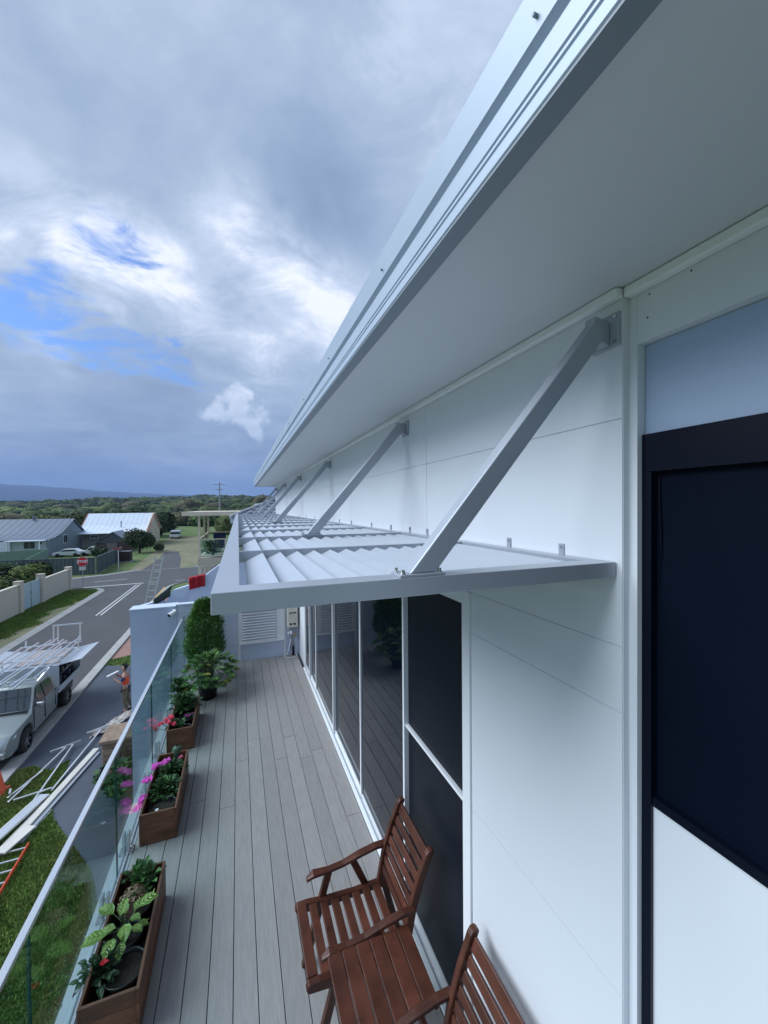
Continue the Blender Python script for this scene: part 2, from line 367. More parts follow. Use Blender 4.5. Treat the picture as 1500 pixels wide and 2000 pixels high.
# street running along Y, cross street along X beyond it
road = [(-12.1, -40), (-6.85, -40)] + [(-6.85, 44.2)] + arc(-3.85, 44.2, 3., 180, 90) + [(60, 47.4), (60, 58.6), (-5.4, 58.6), (-7.2, 57.6), (-11.8, 57.9), (-15.1, 54.9), (-17.9, 53.3), (-60, 47.5), (-60, 41), (-16, 47.2)] + arc(-15.1, 44.2, 3., 90, 0)
sheet('road', road, G + .012, m_asph)
# apron of sealed lane then dirt track
sheet('dirt_track', [(-13.2, 58), (-5.0, 58.9), (-4.0, 75), (-7, 105), (-10, 150), (-16, 178), (-21, 178), (-17.5, 120), (-14.5, 82)], G + .006, m_dirt)
sheet('lane', [(-11.7, 57.95), (-7.3, 57.65), (-8.4, 68), (-10.2, 80), (-12.6, 81), (-11.9, 72), (-11.7, 65)], G + .016, m_asph)
def kerb(name, pts, w, h, m=m_kerb, tip=None):
    mb = MB()
    for i in range(len(pts) - 1):
        a, b = Vector((*pts[i], 0)), Vector((*pts[i + 1], 0)); d = (b - a).normalized(); n = Vector((-d.y, d.x, 0)) * w
        mb.add([(a.x, a.y, G - .05), (b.x, b.y, G - .05), (b.x + n.x, b.y + n.y, G - .05), (a.x + n.x, a.y + n.y, G - .05), (a.x, a.y, G + h * .25), (b.x, b.y, G + h * .25), (b.x + n.x, b.y + n.y, G + h), (a.x + n.x, a.y + n.y, G + h)], BOXF)
    return tag(mb.build(name, m), kind='structure')
kerb('kerb', [(-6.85 + .02, y) for y in (44.2, -40)], .46, .09)
kerb('kerb', list(reversed(arc(-3.85, 44.2, 2.98, 180, 90))), .4, .10)
kerb('kerb', [(-12.1 - .02, -40), (-12.1 - .02, 44.2)] + arc(-15.1, 44.2, 2.98, 0, 90), .45, .12)
kerb('kerb', [(-5.4, 58.6), (60, 58.6)], .3, .10)
kerb('kerb', [(-60, 47.5), (-17.9, 53.3), (-15.1, 54.9), (-11.9, 57.9)], .25, .12)
sheet('verge_dirt', [(-12.6, -40), (-14.3, -40), (-14.4, 20), (-14.0, 34), (-13.1, 43), (-12.6, 43.5)], G + .008, m_dirt)
# painted markings
def line(a, b, w, m=m_line, z=G + .02):
    a, b = Vector((*a, 0)), Vector((*b, 0)); d = (b - a).normalized(); n = Vector((-d.y, d.x, 0)) * w / 2
    return tag(MB().add([(p.x, p.y, z) for p in (a - n, b - n, b + n, a + n)], [(0, 1, 2, 3)]).build('road_marking', m), kind='structure')
line((-9.95, 34.5), (-9.95, 47.0), .11); line((-9.65, 34.5), (-9.65, 47.0), .11)
line((-14.7, 47.35), (-9.5, 47.75), .28)
for x in (-9.1, -6.5, -3.9, -1.3, 1.3): line((x, 48.0), (x + .9, 48.05), .14)
line((-14.6, 50.4), (-11.8, 51.3), .14); line((-19, 49.3), (-16.5, 49.9), .14)
line((-15.1, 54.6), (-12.2, 57.4), .10); line((-12.2, 57.4), (-5.5, 58.2), .12); line((-5.5, 58.2), (40, 58.2), .12)
line((-6.95, 37.5), (-6.95, 44.3), .2, m_yel); line((-12.22, 34.5), (-12.22, 43.6), .16, m_yel, G + .024)
# driveway and paving
drv = [(-6.37, 14.9), (-6.0, 15.0), (-5.72, 14.75), (-5.4, 14.55), (-5.05, 14.95), (-4.95, 14.35), (-4.8, 13.4), (-4.72, 12.8), (-4.55, 12.3), (-3.95, 11.4), (-3.6, 10.9), (-3.25, 10.4), (-3.0, 9.95), (-2.75, 9.3), (-2.6, 8.6), (-2.5, 7.5), (-1.2, 7.2), (-1.2, 8.3), (-1.2, 23.2), (-5.0, 22.6), (-6.37, 23.4)]
sheet('driveway', drv, G + .016, m_drive)
sheet('footpath', [(-6.37, 24.1), (-4.9, 24.9), (-1.0, 25.2), (-1.0, 40), (-6.37, 40)], G + .012, m_pave)

# grass blades near (stuff)
def tufts(name, n, region, m, hmin=.03, hmax=.08, avoid=None):
    V = []; F = []; x0, x1, y0, y1 = region; k = 0
    xs = rng.uniform(x0, x1, n); ys = rng.uniform(y0, y1, n)
    if avoid is not None:
        keep = avoid(xs, ys); xs, ys = xs[keep], ys[keep]
    n = len(xs); a = rng.uniform(0, 6.28, n); h = rng.uniform(hmin, hmax, n); w = h * .3
    lean = rng.normal(0, .35, (n, 2)) * h[:, None]
    p0 = np.c_[xs - np.cos(a) * w, ys - np.sin(a) * w, np.full(n, G)]; p1 = np.c_[xs + np.cos(a) * w, ys + np.sin(a) * w, np.full(n, G)]
    p2 = np.c_[xs + lean[:, 0], ys + lean[:, 1], G + h]
    V = np.stack([p0, p1, p2], 1).reshape(-1, 3); F = np.arange(3 * n).reshape(-1, 3)
    t = rng.uniform(0, 1, n)[:, None]; c = np.array([[.08, .15, .03]]) * (1 - t) + np.array([[.18, .27, .06]]) * t
    patch = (np.sin(xs * 1.1 + 2) * np.cos(ys * .9) + rng.normal(0, .5, n) > .9)[:, None]
    c = np.where(patch, np.array([[.2, .20, .07]]) * (.7 + .5 * t), c)
    return tag(npmesh(name, V, F, m, np.repeat(c, 3, 0)), 'short green lawn grass with drier patches beside the driveway' if 'verge' not in name else 'green grass strip between the kerb and the cream wall', 'grass', kind='stuff')
m_blade = attrmat('grass blades', .8, 2., .2)
def inpoly(poly, xs, ys):
    ins = np.zeros(len(xs), bool); n = len(poly)
    for i in range(n):
        (xa, ya), (xb, yb) = poly[i], poly[(i + 1) % n]
        if ya == yb: continue
        c = ((ya > ys) != (yb > ys)) & (xs < (xb - xa) * (ys - ya) / (yb - ya) + xa); ins ^= c
    return ins
tufts('lawn_grass', 190000, (-6.36, -1.1, 4, 15), m_blade, .025, .07, lambda a, b: ~inpoly(drv, a, b))
tufts('verge_grass', 90000, (-15.6, -12.7, 18, 46), m_blade, .04, .11, lambda a, b: a < -13.55 + .35 * np.sin(b * .8) + .25 * np.sin(b * 2.3) + rng.normal(0, .18, len(a)) + np.clip((b - 37) * .12, 0, 1))
tufts('verge_strip_grass', 6000, (-6.5, -1.2, 22.9, 24.7), m_blade, .03, .08, lambda a, b: (b > 23.2 + (a + 6.5) * -.1) & (b < 24.1 + (a + 6.5) * .25))
for o in bpy.data.objects:
    if o.name == 'verge_strip_grass': o['label'] = 'narrow grass strip between the dark driveway and the pink paving'

# mountains
def ridge(name, dist, f, m, a0=-100, a1=100):
    n = 160; az = np.radians(np.linspace(a0, a1, n)); V = []; F = []
    rows = [(0., 0.), (.25, .35), (.6, .75), (1., 1.), (1.3, .7), (1.9, 0.)]
    for k, (dr, hh) in enumerate(rows):
        for a in az:
            r = dist * (1 + .28 * dr); d = math.degrees(a)
            e = f(d) * (1 + .02 * math.sin(d * 1.7) + .03 * noise.noise((d * .3, dist, 0))) + (noise.noise((d * .8, k * 2., 5)) * .07 * f(d) if 0 < hh < 1 else 0)
            V.append((r * math.sin(a), r * math.cos(a), G - 4 + hh * (e * r / (1 + .28 * dr) * (1 + .28) + 0) * (1 if hh else 0)))
    for i in range(len(rows) - 1):
        for j in range(n - 1): F.append((i * n + j, i * n + j + 1, (i + 1) * n + j + 1, (i + 1) * n + j))
    return tag(npmesh(name, np.array(V), np.array(F), m, smooth=True), kind='structure')
m_mount = mat('distant forested mountain', (.022, .032, .03), .95, nscale=.004, namt=.2)
def mh(d):   # tangent of the elevation angle of the skyline
    return np.interp(d, [-100, -60, -36, -28, -24, -20, -16, -12, -5, 2, 8, 30, 100], [.025, .04, .052, .052, .049, .046, .040, .035, .031, .029, .027, .025, .025])
ridge('mountains', 6500, mh, m_mount)

# ------------------------------------------------------------------ far scrub (one mass)
ico = bmesh.new(); bmesh.ops.create_icosphere(ico, subdivisions=2, radius=1.); ico.verts.ensure_lookup_table()
IV = np.array([v.co[:] for v in ico.verts]); IF = np.array([[v.index for v in f.verts] for f in ico.faces]); ico.free()
def scrub(name, centers, radii, tints, nq, label, sizefac=.2):
    n = len(centers); c = np.asarray(centers); rad = np.asarray(radii)
    # lumpy cores
    lump = 1 + rng.uniform(-.28, .22, (n, len(IV)))
    V1 = c[:, None, :] + IV[None] * lump[..., None] * (rad * .86)[:, None, :]
    F1 = (IF[None] + (np.arange(n) * len(IV))[:, None, None]).reshape(-1, 3)
    T1 = np.repeat(tints * .75, len(IV), 0)
    # leaf clumps on and in the crown shell
    d = rng.normal(size=(n, nq, 3)); d /= np.linalg.norm(d, axis=2, keepdims=True); d[..., 2] = np.abs(d[..., 2]) * 1.0 - .25
    p = c[:, None] + d * rng.uniform(.8, 1.16, (n, nq, 1)) * rad[:, None]
    nn = d + rng.normal(0, .6, d.shape); nn /= np.linalg.norm(nn, axis=2, keepdims=True)
    t = np.cross(nn, rng.normal(size=d.shape)); t /= np.linalg.norm(t, axis=2, keepdims=True); b = np.cross(nn, t)
    s = (rad.mean(1)[:, None, None]) * rng.uniform(.5, 1.3, (n, nq, 1)) * sizefac
    Q = np.stack([p - t * s, p - b * s * .7, p + t * s], 2).reshape(-1, 3)
    F2 = np.arange(len(Q)).reshape(-1, 3) + V1.size // 3
    T2 = np.repeat(np.repeat(tints, nq, 0) * rng.uniform(.65, 1.45, (n * nq, 1)), 3, 0)
    return npmesh(name, np.r_[V1.reshape(-1, 3), Q], np.r_[F1, F2], m_fol, np.r_[T1, T2]), label
m_fol = attrmat('scrub foliage', .85, .8, .3)
PAL = np.array([[.036, .062, .022], [.056, .086, .028], [.028, .050, .024], [.080, .108, .034], [.095, .092, .048], [.048, .072, .032], [.13, .18, .05]])
def belt(n, r0, r1, a0, a1, s0, s1, excl=None, flat=.75):
    r = np.sqrt(rng.uniform(r0 ** 2, r1 ** 2, n)); az = np.radians(rng.uniform(a0, a1, n)); x = r * np.sin(az); y = r * np.cos(az)
    if excl is not None:
        k = excl(x, y); x, y = x[k], y[k]
    s = rng.uniform(s0, s1, len(x)); pn = np.array([noise.noise((a * .02, b * .02, 1.)) for a, b in zip(x, y)])
    s *= (1 + pn * .7)
    c = np.c_[x, y, hgt(x, y) + s * flat * .55]; rad = np.c_[s, s * rng.uniform(.8, 1.2, len(s)), s * flat]
    ti = PAL[np.clip(((pn * 3.5 + rng.normal(2.4, 1.1, len(x)))).astype(int), 0, 5)]
    azd = np.degrees(np.arctan2(x, y)); rd = np.hypot(x, y); k = (azd < -15) & (azd > -40) & (rd > 330) & (rd < 560) & (pn > -.25); ti[k] = PAL[6] * rng.uniform(.8, 1.15, (k.sum(), 1)); rad[k, 2] *= .5
    return c, rad, ti
def keep_track(x, y): return ~((x > -22) & (x < -1) & (y < 176) & (x > -16 - (y - 60) * .09)) & ~((x < -12) & (x > -62) & (y < 128))
parts = []
for args, nq, lab, nm, sf in ((dict(n=1500, r0=108, r1=300, a0=-52, a1=25, s0=2.6, s1=4.8, excl=keep_track), 120, 'dense dark green coastal scrub rising behind the houses and the dirt track', 'scrub', .19),
                          (dict(n=5200, r0=290, r1=1300, a0=-52, a1=25, s0=5, s1=9.5, flat=.62), 34, 'far wooded hillside of dark green trees under the mountains', 'woodland', .24)):
    c, rad, ti = belt(**args); o, l = scrub(nm, c, rad, ti, nq, lab, sf); tag(o, l, 'bushes' if nm == 'scrub' else 'woodland', kind='stuff')
# light meadow patches far left on the slope
def meadow(name, az0, az1, r0, r1, col):
    ps = [(r * math.sin(R(a)), r * math.cos(R(a))) for r, a in ((r0, az0), (r0, az1), (r1, az1 - 1), (r1, az0 + 1))]
    n = 14; V = []; F = []
    for i in range(n + 1):
        for j in range(n + 1):
            r = r0 + (r1 - r0) * i / n; a = R(az0 + (az1 - az0) * j / n + math.sin(i * .9) * .4); x, y = r * math.sin(a), r * math.cos(a); V.append((x, y, float(hgt(x, y)) + 9))
    for i in range(n):
        for j in range(n): F.append((i * (n + 1) + j, i * (n + 1) + j + 1, (i + 1) * (n + 1) + j + 1, (i + 1) * (n + 1) + j))
    return tag(npmesh(name, np.array(V), np.array(F), mat('meadow', col, .95, nscale=.05, namt=.25)), kind='structure')

def crown(mb, c, rad, n, sz, cols, zc=-.3):
    c = Vector(c)
    for _ in range(n):
        while True:
            d = Vector((random.gauss(0, 1), random.gauss(0, 1), random.gauss(0, 1))).normalized()
            if d.z > zc: break
        k = 1 + .25 * noise.noise(d * 2.3 + c * .37)
        p = c + Vector((d.x * rad[0], d.y * rad[1], d.z * rad[2])) * k * Rnd(.72, 1.03)
        col = random.choice(cols); f = Rnd(.7, 1.35); mb.cur = tuple(v * f for v in col)
        mb.quad(p, d + Vector((Rnd(-.8, .8), Rnd(-.8, .8), Rnd(-.5, .9))), sz * Rnd(.6, 1.3))
    mb.cur = None
m_bark = mat('tree bark', (.10, .075, .055), .9, nscale=6, namt=.3, bump=.5, bscale=20)
DG = [(.022, .040, .018), (.032, .055, .020), (.045, .07, .026)]
def tree(name, loc, rad, hz, n, sz, label, cat='tree', group=None, cols=DG, lobes=4, trunk=True):
    t = thing(name, loc, label, cat, group); loc = Vector(loc); mb = MB()
    cz = hz - rad[2]
    for k in range(lobes):
        a = k * 6.28 / lobes + Rnd(0, 1); off = Vector((math.cos(a) * rad[0] * .42, math.sin(a) * rad[1] * .42, Rnd(-.2, .25) * rad[2])) if lobes > 1 else Vector((0, 0, 0))
        f = Rnd(.62, .8) if lobes > 1 else 1
        crown(mb, loc + Vector((0, 0, cz)) + off, [r * f for r in rad], n // lobes, sz, cols, -.9)
    mb.build('crown', m_fol, t)
    if trunk:
        tb = MB(); base = loc; top = loc + Vector((Rnd(-.1, .1), 0, cz))
        r = max(.04, rad[0] * .07); tb.tube([base - Vector((0, 0, .1)), base + (top - base) * .5 + Vector((.05, .04, 0)), top], [r * 1.3, r, r * .6], 8)
        for k in range(4):
            a = k * 1.57 + .4; tb.tube([base + (top - base) * .65, top + Vector((math.cos(a) * rad[0] * .4, math.sin(a) * rad[1] * .4, rad[2] * .2))], [r * .6, r * .25], 6)
        tb.build('trunk', m_bark, t, smooth=True)
    return t
# ------------------------------------------------------------------ our house: wall, soffit, gutter, windows
house = thing('house', (WX, 7, G), 'white clad house wall with deep eave, sliding doors and dark screened window', 'house')
YE = 13.5; SZ = .704
# backing walls (behind the cladding pieces)
D0, D1, DT = 1.885, 7.56, -.50      # sliding door opening
w = MB(); wx0, wx1 = WX + .004, WX + .22
w.box(wx0, wx1, D1, YE, H - .02, SZ); w.box(wx0, wx1, D0, D1, DT, SZ); w.box(wx0, wx1, .93, D0, H - .02, SZ)
w.box(wx0 + .03, wx1, -3, .93, .52, SZ); w.box(wx0 + .05, wx1, -3, -1.0, H - .02, .52)
w.build('wall', m_white, house)
B('wall', m_white, house, -1.02, WX + .2, -3, 8.3, G, H - .32)
B('wall', m_white, house, -1.0, 6, 8.6, 23, G, H + .02)
B('wall', m_white, house, WX + .2, 6, -3, YE, G, SZ)
# cladding panels with recessed joints
def panel(y0, y1, z0, z1, x=WX, m=m_white): return MB().box(x, x + .011, y0 + .0017, y1 - .0017, z0 + .0017, z1 - .0017).build('cladding_panel', m, house)
ys = [.9285, 2.35, 4.214, 6.08, 7.945, 9.81, 11.675, YE]
for a, b in zip(ys, ys[1:]):
    panel(a, b, .283, SZ); 
    if a < D1: panel(a, b, DT + .03 if a > D0 - .8 else -.69, .283) if a > 1.5 else (panel(.9285, 2.35, DT + .03, .283))
    else: panel(a, b, -.6, .283)
panel(.9285, D0 - .06, -.69, DT + .03); panel(.9285, D0 - .06, -1.645, -.69); panel(.9285, D0 - .06, H, -1.645)
panel(D1 + .06, YE, H, -.6)
B('door_trim', m_trim, house, WX - .012, WX + .05, D0 - .058, D0, H, DT + .03); B('door_trim', m_trim, house, WX - .012, WX + .05, D1, D1 + .058, H, DT + .03)
# corner post, near bay set back a little
B('corner_trim', m_white, house, WX + .028, WX + .07, .8995, .9275, H, SZ)
B('wall', m_white, house, WX + .0035, WX + .069, .928, .9325, H, SZ)
nx = WX + .028
B('header', m_white, house, nx, nx + .03, -3, .899, .5151, SZ)
B('moulding', m_trim, house, WX - .032, WX - .001, .925, YE, SZ - .034, SZ - .0015, bevel=.006)
B('moulding', m_trim, house, nx - .034, nx - .001, -3, .9245, SZ - .034, SZ - .0015, bevel=.006)
# window recess: sky tinted grey shutter box, black frame and mesh, pale panel under
win = B('window', m_black, house, WX + .045, WX + .075, -1.0, .8845, .105, .225)   # head box
B('shutter_box', m_bluep, house, WX + .062, WX + .11, -1.0, .8985, .2265, .5145, bevel=.002)
B('reveal', m_trim, house, WX + .0705, WX + .13, .9, .9135, H, .5145)
B('reveal', m_trim, house, nx + .032, WX + .13, -1.0, .9, .5151, .53)
B('frame', m_black, win, WX + .048, WX + .09, .868, .8985, H, .1035); B('frame', m_black, win, WX + .048, WX + .09, .886, .8985, .1036, .225); B('frame', m_black, win, WX + .053, WX + .088, -1.0, .8665, -.965, -.935)
B('screen', m_screen, win, WX + .075, WX + .08, -1.0, .868, -.935, .105)
cb = MB(); cb.tube([(WX + .072, .858, .09), (WX + .070, .856, 0), (WX + .070, .852, -.1), (WX + .073, .853, -.16), (WX + .074, .862, -.26)], .0022, 5); cb.build('cord', m_black, win)
B('lower_panel', m_white, house, WX + .06, WX + .09, -1.0, .868, H, -.968)
B('sill_rail', m_trim, house, WX + .05, WX + .0595, -1.0, .868, -2.2, -2.185)
for y, z in ((.86, .655), (.866, .585), (.74, .66)): sp = MB(); sp.cyl((nx - .0012, y, z), (nx + .001, y, z), .0028, n=8); sp.build('screw', m_dark, house)
# soffit, gutter
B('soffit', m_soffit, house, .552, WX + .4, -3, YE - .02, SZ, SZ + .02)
gp = [(.505, .692), (.552, .692), (.552, .90), (.545, .905), (.515, .905)]
g = MB()
prof = [(.552, .694), (.503, .694), (.500, .697), (.500, .722), (.5045, .7245), (.5045, .728), (.500, .7305), (.500, .737), (.5045, .7395), (.5045, .743), (.500, .7455), (.498, .79), (.512, .797), (.512, .815), (.497, .822), (.487, .90), (.494, .908), (.56, .912), (.60, .93)]
vs = []; n_ = len(prof)
for y in (-3, YE): vs += [(p[0], y, p[1]) for p in prof]
g.add(vs, [(i, i + 1, n_ + i + 1, n_ + i) for i in range(n_ - 1)])
gt = g.build('gutter', m_gut, house)
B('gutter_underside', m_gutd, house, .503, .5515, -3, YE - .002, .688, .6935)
# end return of the eave
e = MB(); e.add([(p[0], YE + .002, p[1]) for p in prof] + [(WX + .4, YE + .002, 1.15), (WX + .4, YE + .002, .694)], [tuple(range(n_ + 2))]); e.build('eave_end', m_gut, house)
B('roof', m_gut, house, .56, 6, -3, YE - .01, .93, .96)
for y in (1.32, 2.2, 3.1, 4.05, 5.0, 6.0, 7.2, 8.5, .55):
    k = MB(); k.cyl((.486, y, .845), (.497, y, .845), .0035, n=8); k.build('rivet', m_gutd, gt)
# sliding doors
door = thing('sliding_door', (WX, (D0 + D1) / 2, H), 'long white framed sliding glass door set reflecting the deck', 'sliding door')
mu = [1.885, 2.75, 3.93, 5.18, 6.47, 7.05, 7.56]
fr = MB(); fr.box(WX - .045, WX + .09, D0, D1, H, H + .035); fr.build('sill', m_trim, door, bevel=.004)
B('track', m_alu, door, WX - .02, WX - .012, D0, D1, H + .0355, H + .05)
B('head', m_trim, door, WX - .02, WX + .09, D0, D1, DT - .04, DT + .028)
for i, y in enumerate(mu):
    wd = .028 if 0 < i < 6 else .03
    yy = min(max(y, D0 + wd / 2 + .001), D1 - wd / 2 - .001)
    B('mullion', m_trim, door, WX - .012 if i in (1, 3, 5) else WX - .004, WX + .04, yy - wd / 2, yy + wd / 2, H + .036, DT - .041, bevel=.003)
for i in range(6):
    a, b = mu[i] + .016, mu[i + 1] - .016
    gx = WX + .012 if i % 2 else WX + .026
    pn = B('pane', m_scr2 if i == 0 else m_glassd, door, gx, gx + .006, a, b, H + .08, DT - .045)
    B('bottom_rail', m_trim, pn, gx - .010, gx + .02, a, b, H + .0365, H + .079)
B('mid_rail', m_trim, door, WX + .002, WX + .024, mu[0] + .017, mu[1] - .015, -1.685, -1.662)

# ------------------------------------------------------------------ deck
deck = thing('deck', (-.9, 2, H), 'long grey composite board deck along the upper storey', 'deck'); 
deck['kind'] = 'structure'; del deck['category']; 
B('deck_base', m_dark, deck, -.93, WX - .046, -3, 8.4, H - .3, H - .026)
r_ = random.Random(3); protos = {}
for k in range(14):
    x1 = 1.132 - .15 * k; x0 = x1 - .1455; y = -3.; first = True
    if k == 13: x0 = -.928
    cuts = sorted([-3, -3 + r_.uniform(1.6, 3.2)]); yy = cuts[1]; cuts = [-3, yy]
    while yy < 8.395: yy = min(yy + r_.choice((4.8, 5.4)), 8.4); cuts.append(yy)
    if cuts[-1] - cuts[-2] < .5: cuts.pop(-2)
    for a, b in zip(cuts, cuts[1:]):
        B('board', m_deck, deck, x0, x1, a + .0015, b - .0015, H - .024, H + r_.uniform(-.0008, .0008), bevel=.0025)
for md in [o for o in deck.children if o.name.startswith('board')]: md.modifiers[0].segments = 1
edge = B('deck_edge', m_aluw, None, -1.075, -.932, -3, 8.38, H - .30, H - .002, bevel=.003); tag(edge, kind='structure')
E2 = MB(); E2.box(-1.0, -.992, -3, 8.35, H - .0015, H + .012); E2.box(-.972, -.962, -3, 8.35, H - .0015, H + .012); tag(E2.build('glass_channel', m_alu), kind='structure')

# balustrade
bal = thing('balustrade', (-.985, 3, H), 'frameless glass balustrade with bright top rail along the deck edge', 'balustrade')
js = [-2.0, -.5, .95, 2.375, 3.82, 5.265, 6.72, 8.3]
for a, b in zip(js, js[1:]):
    p = B('pane', m_glass, bal, -.99, -.979, a + .006, b - .006, H + .022, H + 1.055)
    for y in (a + .0065, b - .0075):
        B('edge', m_gedge, p, -.9895, -.9795, y, y + .001, H + .023, H + 1.054)
    for y in (a + (b - a) * .2, a + (b - a) * .78):
        sg = MB().prism([(-1.03, H - .001), (-.935, H - .001), (-.935, H + .009), (-.955, H + .010), (-.955, H + .17), (-.9785, H + .17), (-.9785, H + .012), (-.9905, H + .012), (-.9905, H + .17), (-1.012, H + .17), (-1.012, H + .010), (-1.03, H + .009)], y - .025, y + .025, 'y').build('spigot', m_steel, bal, bevel=.003)
        B('base_plate', m_steel, sg, -1.035, -.93, y - .05, y + .05, H - .0005, H + .0085)
        for dy in (-.038, .038): bb = MB(); bb.cyl((-.942, y + dy, H + .0085), (-.942, y + dy, H + .016), .006, n=8); bb.build('bolt', m_steel, sg)
B('top_rail', m_rail, bal, -1.003, -.966, -2.0, 7.98, H + 1.056, H + 1.082, bevel=.004)

# ------------------------------------------------------------------ awning
aw = thing('awning', (.55, 7, -.22), 'silver louvred awning over the deck held by slanting struts', 'awning')
AZ = -.190; AT = .05; AX0 = -.06; AX1 = WX - .004; AY0 = .95; AY1 = 13.3
B('front_beam', m_alu, aw, AX0, AX1, AY0, AY0 + .075, AZ - AT, AZ, bevel=.002)
B('back_beam', m_alu, aw, AX0, AX1, AY1 - .07, AY1, AZ - AT, AZ, bevel=.002)
B('side_beam', m_alu, aw, AX0, AX0 + .062, AY0 + .0755, AY1 - .0705, AZ - AT, AZ - .0005, bevel=.002)
B('wall_beam', m_alu, aw, AX1 - .05, AX1, AY0 + .0755, AY1 - .0705, AZ - AT, AZ - .0005, bevel=.002)
bx0, bx1 = AX0 + .0625, AX1 - .0505
yb = [AY0 + .0755] + [1.838 + .845 * i for i in range(14)]
yb = [y for y in yb if y < AY1 - .3] + [AY1 - .0705]
src = MB().box(bx0, bx1, -.012, .012, -.048, 0).build('crossbar', m_alu, aw, offs=(0, 0, 0)); src.location = Vector((0, yb[1], AZ - .001)) - wloc(aw)
for y in yb[2:-1]: piece('crossbar', src, aw, Vector((0, y, AZ - .001)) - wloc(aw))
bt = R(24); pit_ = .0765; bw = .086
bm_ = {}
for i in range(len(yb) - 1):
    a = yb[i] + (.013 if i else .001); b = yb[i + 1] - (.013 if i < len(yb) - 2 else .001); Ln = round(b - a, 3)
    for k in range(14):
        xc = bx0 + .062 + k * pit_
        if xc + .045 > bx1: break
        if Ln not in bm_:
            q = MB(); c, s = math.cos(bt), math.sin(bt); h = bw / 2
            q.prism([(-h * c, -h * s), (h * c, h * s), (h * c - .004, h * s + .0045), (-h * c - .002, -h * s + .0035)], 0, Ln, 'y')
            q.prism([(h * c - .001, h * s), (h * c + .0005, h * s - .010), (h * c - .0015, h * s - .010), (h * c - .004, h * s)], 0, Ln, 'y')
            bm_[Ln] = q.build('blade', m_aluw, aw, offs=(0, 0, 0)); bm_[Ln].location = Vector((xc, a, AZ - .032)) - wloc(aw)
        else: piece('blade', bm_[Ln], aw, Vector((xc, a, AZ - .032)) - wloc(aw))
def strut(y):
    zt = .578; a = Vector((.475, y, AZ + .012)); b = Vector((WX - .055, y, zt))
    d = (b - a).normalized(); m = MB()
    m.bar(a - d * .03, b, .046, .075, (0, 1, 0)) if False else None
    # rectangular tube cut level at the foot
    n = Vector((-d.z, 0, d.x)); hw = .030
    p = [a - n * hw, a + n * hw]
    def atz(p0, z): return p0 + d * ((z - p0.z) / d.z)
    q = [atz(p[0], AZ + .008), atz(p[1], AZ + .008), b + n * hw, b - n * hw]
    m.prism([(v.x, v.z) for v in q], y - .024, y + .024, 'y')
    s = m.build('strut', m_alu, aw, bevel=.004)
    k = MB(); k.box(.40, .535, y - .034, y + .034, AZ + .0005, AZ + .008); k.build('foot_plate', m_alu, s, bevel=.0015)
    k = MB(); k.box(WX - .011, WX - .0015, y - .053, y + .053, zt - .055, zt + .055); k.build('wall_plate', m_alu, s, bevel=.003)
    k = MB(); k.prism([(b.x - .03, zt - .03), (WX - .012, zt - .048), (WX - .012, zt + .03), (b.x - .02, zt + .042)], y - .020, y + .020, 'y'); k.build('bracket', m_alu, s, bevel=.002)
    for x, yy in ((.412, y - .022), (.522, y - .022), (.412, y + .022), (.522, y + .022)):
        k = MB(); k.lathe((x, yy, AZ + .007), [(.008, 0), (.008, .004), (.0058, .0045), (.0055, .012), (.003, .013)], 8, capt=True); k.build('bolt', m_steel, s)
    for dy in (-.041, .041):
        for dz in (-.041, .041): k = MB(); k.cyl((WX - .011, y + dy, zt + dz), (WX - .0165, y + dy, zt + dz), .0065, n=8); k.build('bolt', m_steel, s)
for y in (.987, 2.683, 5.218, 7.86, 10.5, 12.9): strut(y)
for y in (1.185, 1.50, 2.04, 2.34, 2.62, 3.0, 3.5, 4.2, 4.75, 5.6, 6.4, 7.3, 8.2):
    k = MB(); k.box(WX - .006, WX - .0015, y - .013, y + .013, AZ - .03, AZ + .042); k.build('tab', m_alu, aw, bevel=.0015)
    k2 = MB(); k2.cyl((WX - .006, y, AZ + .028), (WX - .0085, y, AZ + .028), .005, n=8); o = k2.build('screw', m_gutd, aw)

# ------------------------------------------------------------------ end wall, louvre, heater
ew = thing('end_wall', (.1, 8.38, H), 'pale blue white wall across the far end of the deck with louvred panel', 'wall')
EY = 8.385; B('wall', m_parapet, ew, -1.12, WX - .002, EY + .012, EY + .12, H - .2, -1.86)
B('cap', m_parapet, ew, -1.14, WX - .003, EY - .015, EY + .14, -1.859, -1.835, bevel=.004)
for (x0, x1, z0, z1) in ((-1.11, -.03, H + .33, -1.862), (-1.11, -.03, H + .002, H + .325), (.02, .86, H + .002, H + .345), (.90, WX - .004, H + .55, -1.862), (.90, WX - .004, H + .002, H + .545)):
    B('panel', m_parapet, ew, x0, x1, EY, EY + .0118, z0, z1)
B('batten', m_trim, ew, -.027, .017, EY - .008, EY + .0118, H + .002, -1.862); B('batten', m_trim, ew, .863, .897, EY - .008, EY + .0118, H + .002, -1.862)
lf = MB(); lf.box(.0175, .05, EY - .02, EY + .0118, H + .347, -1.87); lf.box(.72, .8625, EY - .012, EY + .0118, H + .375, -1.87); lf.box(.0175, .8625, EY - .05, EY + .0118, H + .346, H + .372); lf.build('louvre_frame', m_trim, ew)
for i in range(14):
    z = H + .40 + i * .056
    k = MB(); k.obox((.385, EY - .012, z), (.665, .052, .006), Matrix.Rotation(R(38), 3, 'X') ); k.build('louvre_slat', m_trim, ew)
m_cr = mat('cream enamel casing', (.62, .58, .50), .4, nscale=6, namt=.03)
wh = thing('water_heater', (1.05, EY - .1, -2.3), 'cream wall mounted gas hot water unit with hanging pipes', 'water heater')
B('casing', m_cr, wh, .93, 1.145, EY - .125, EY - .0005, -2.50, -1.95, bevel=.025)
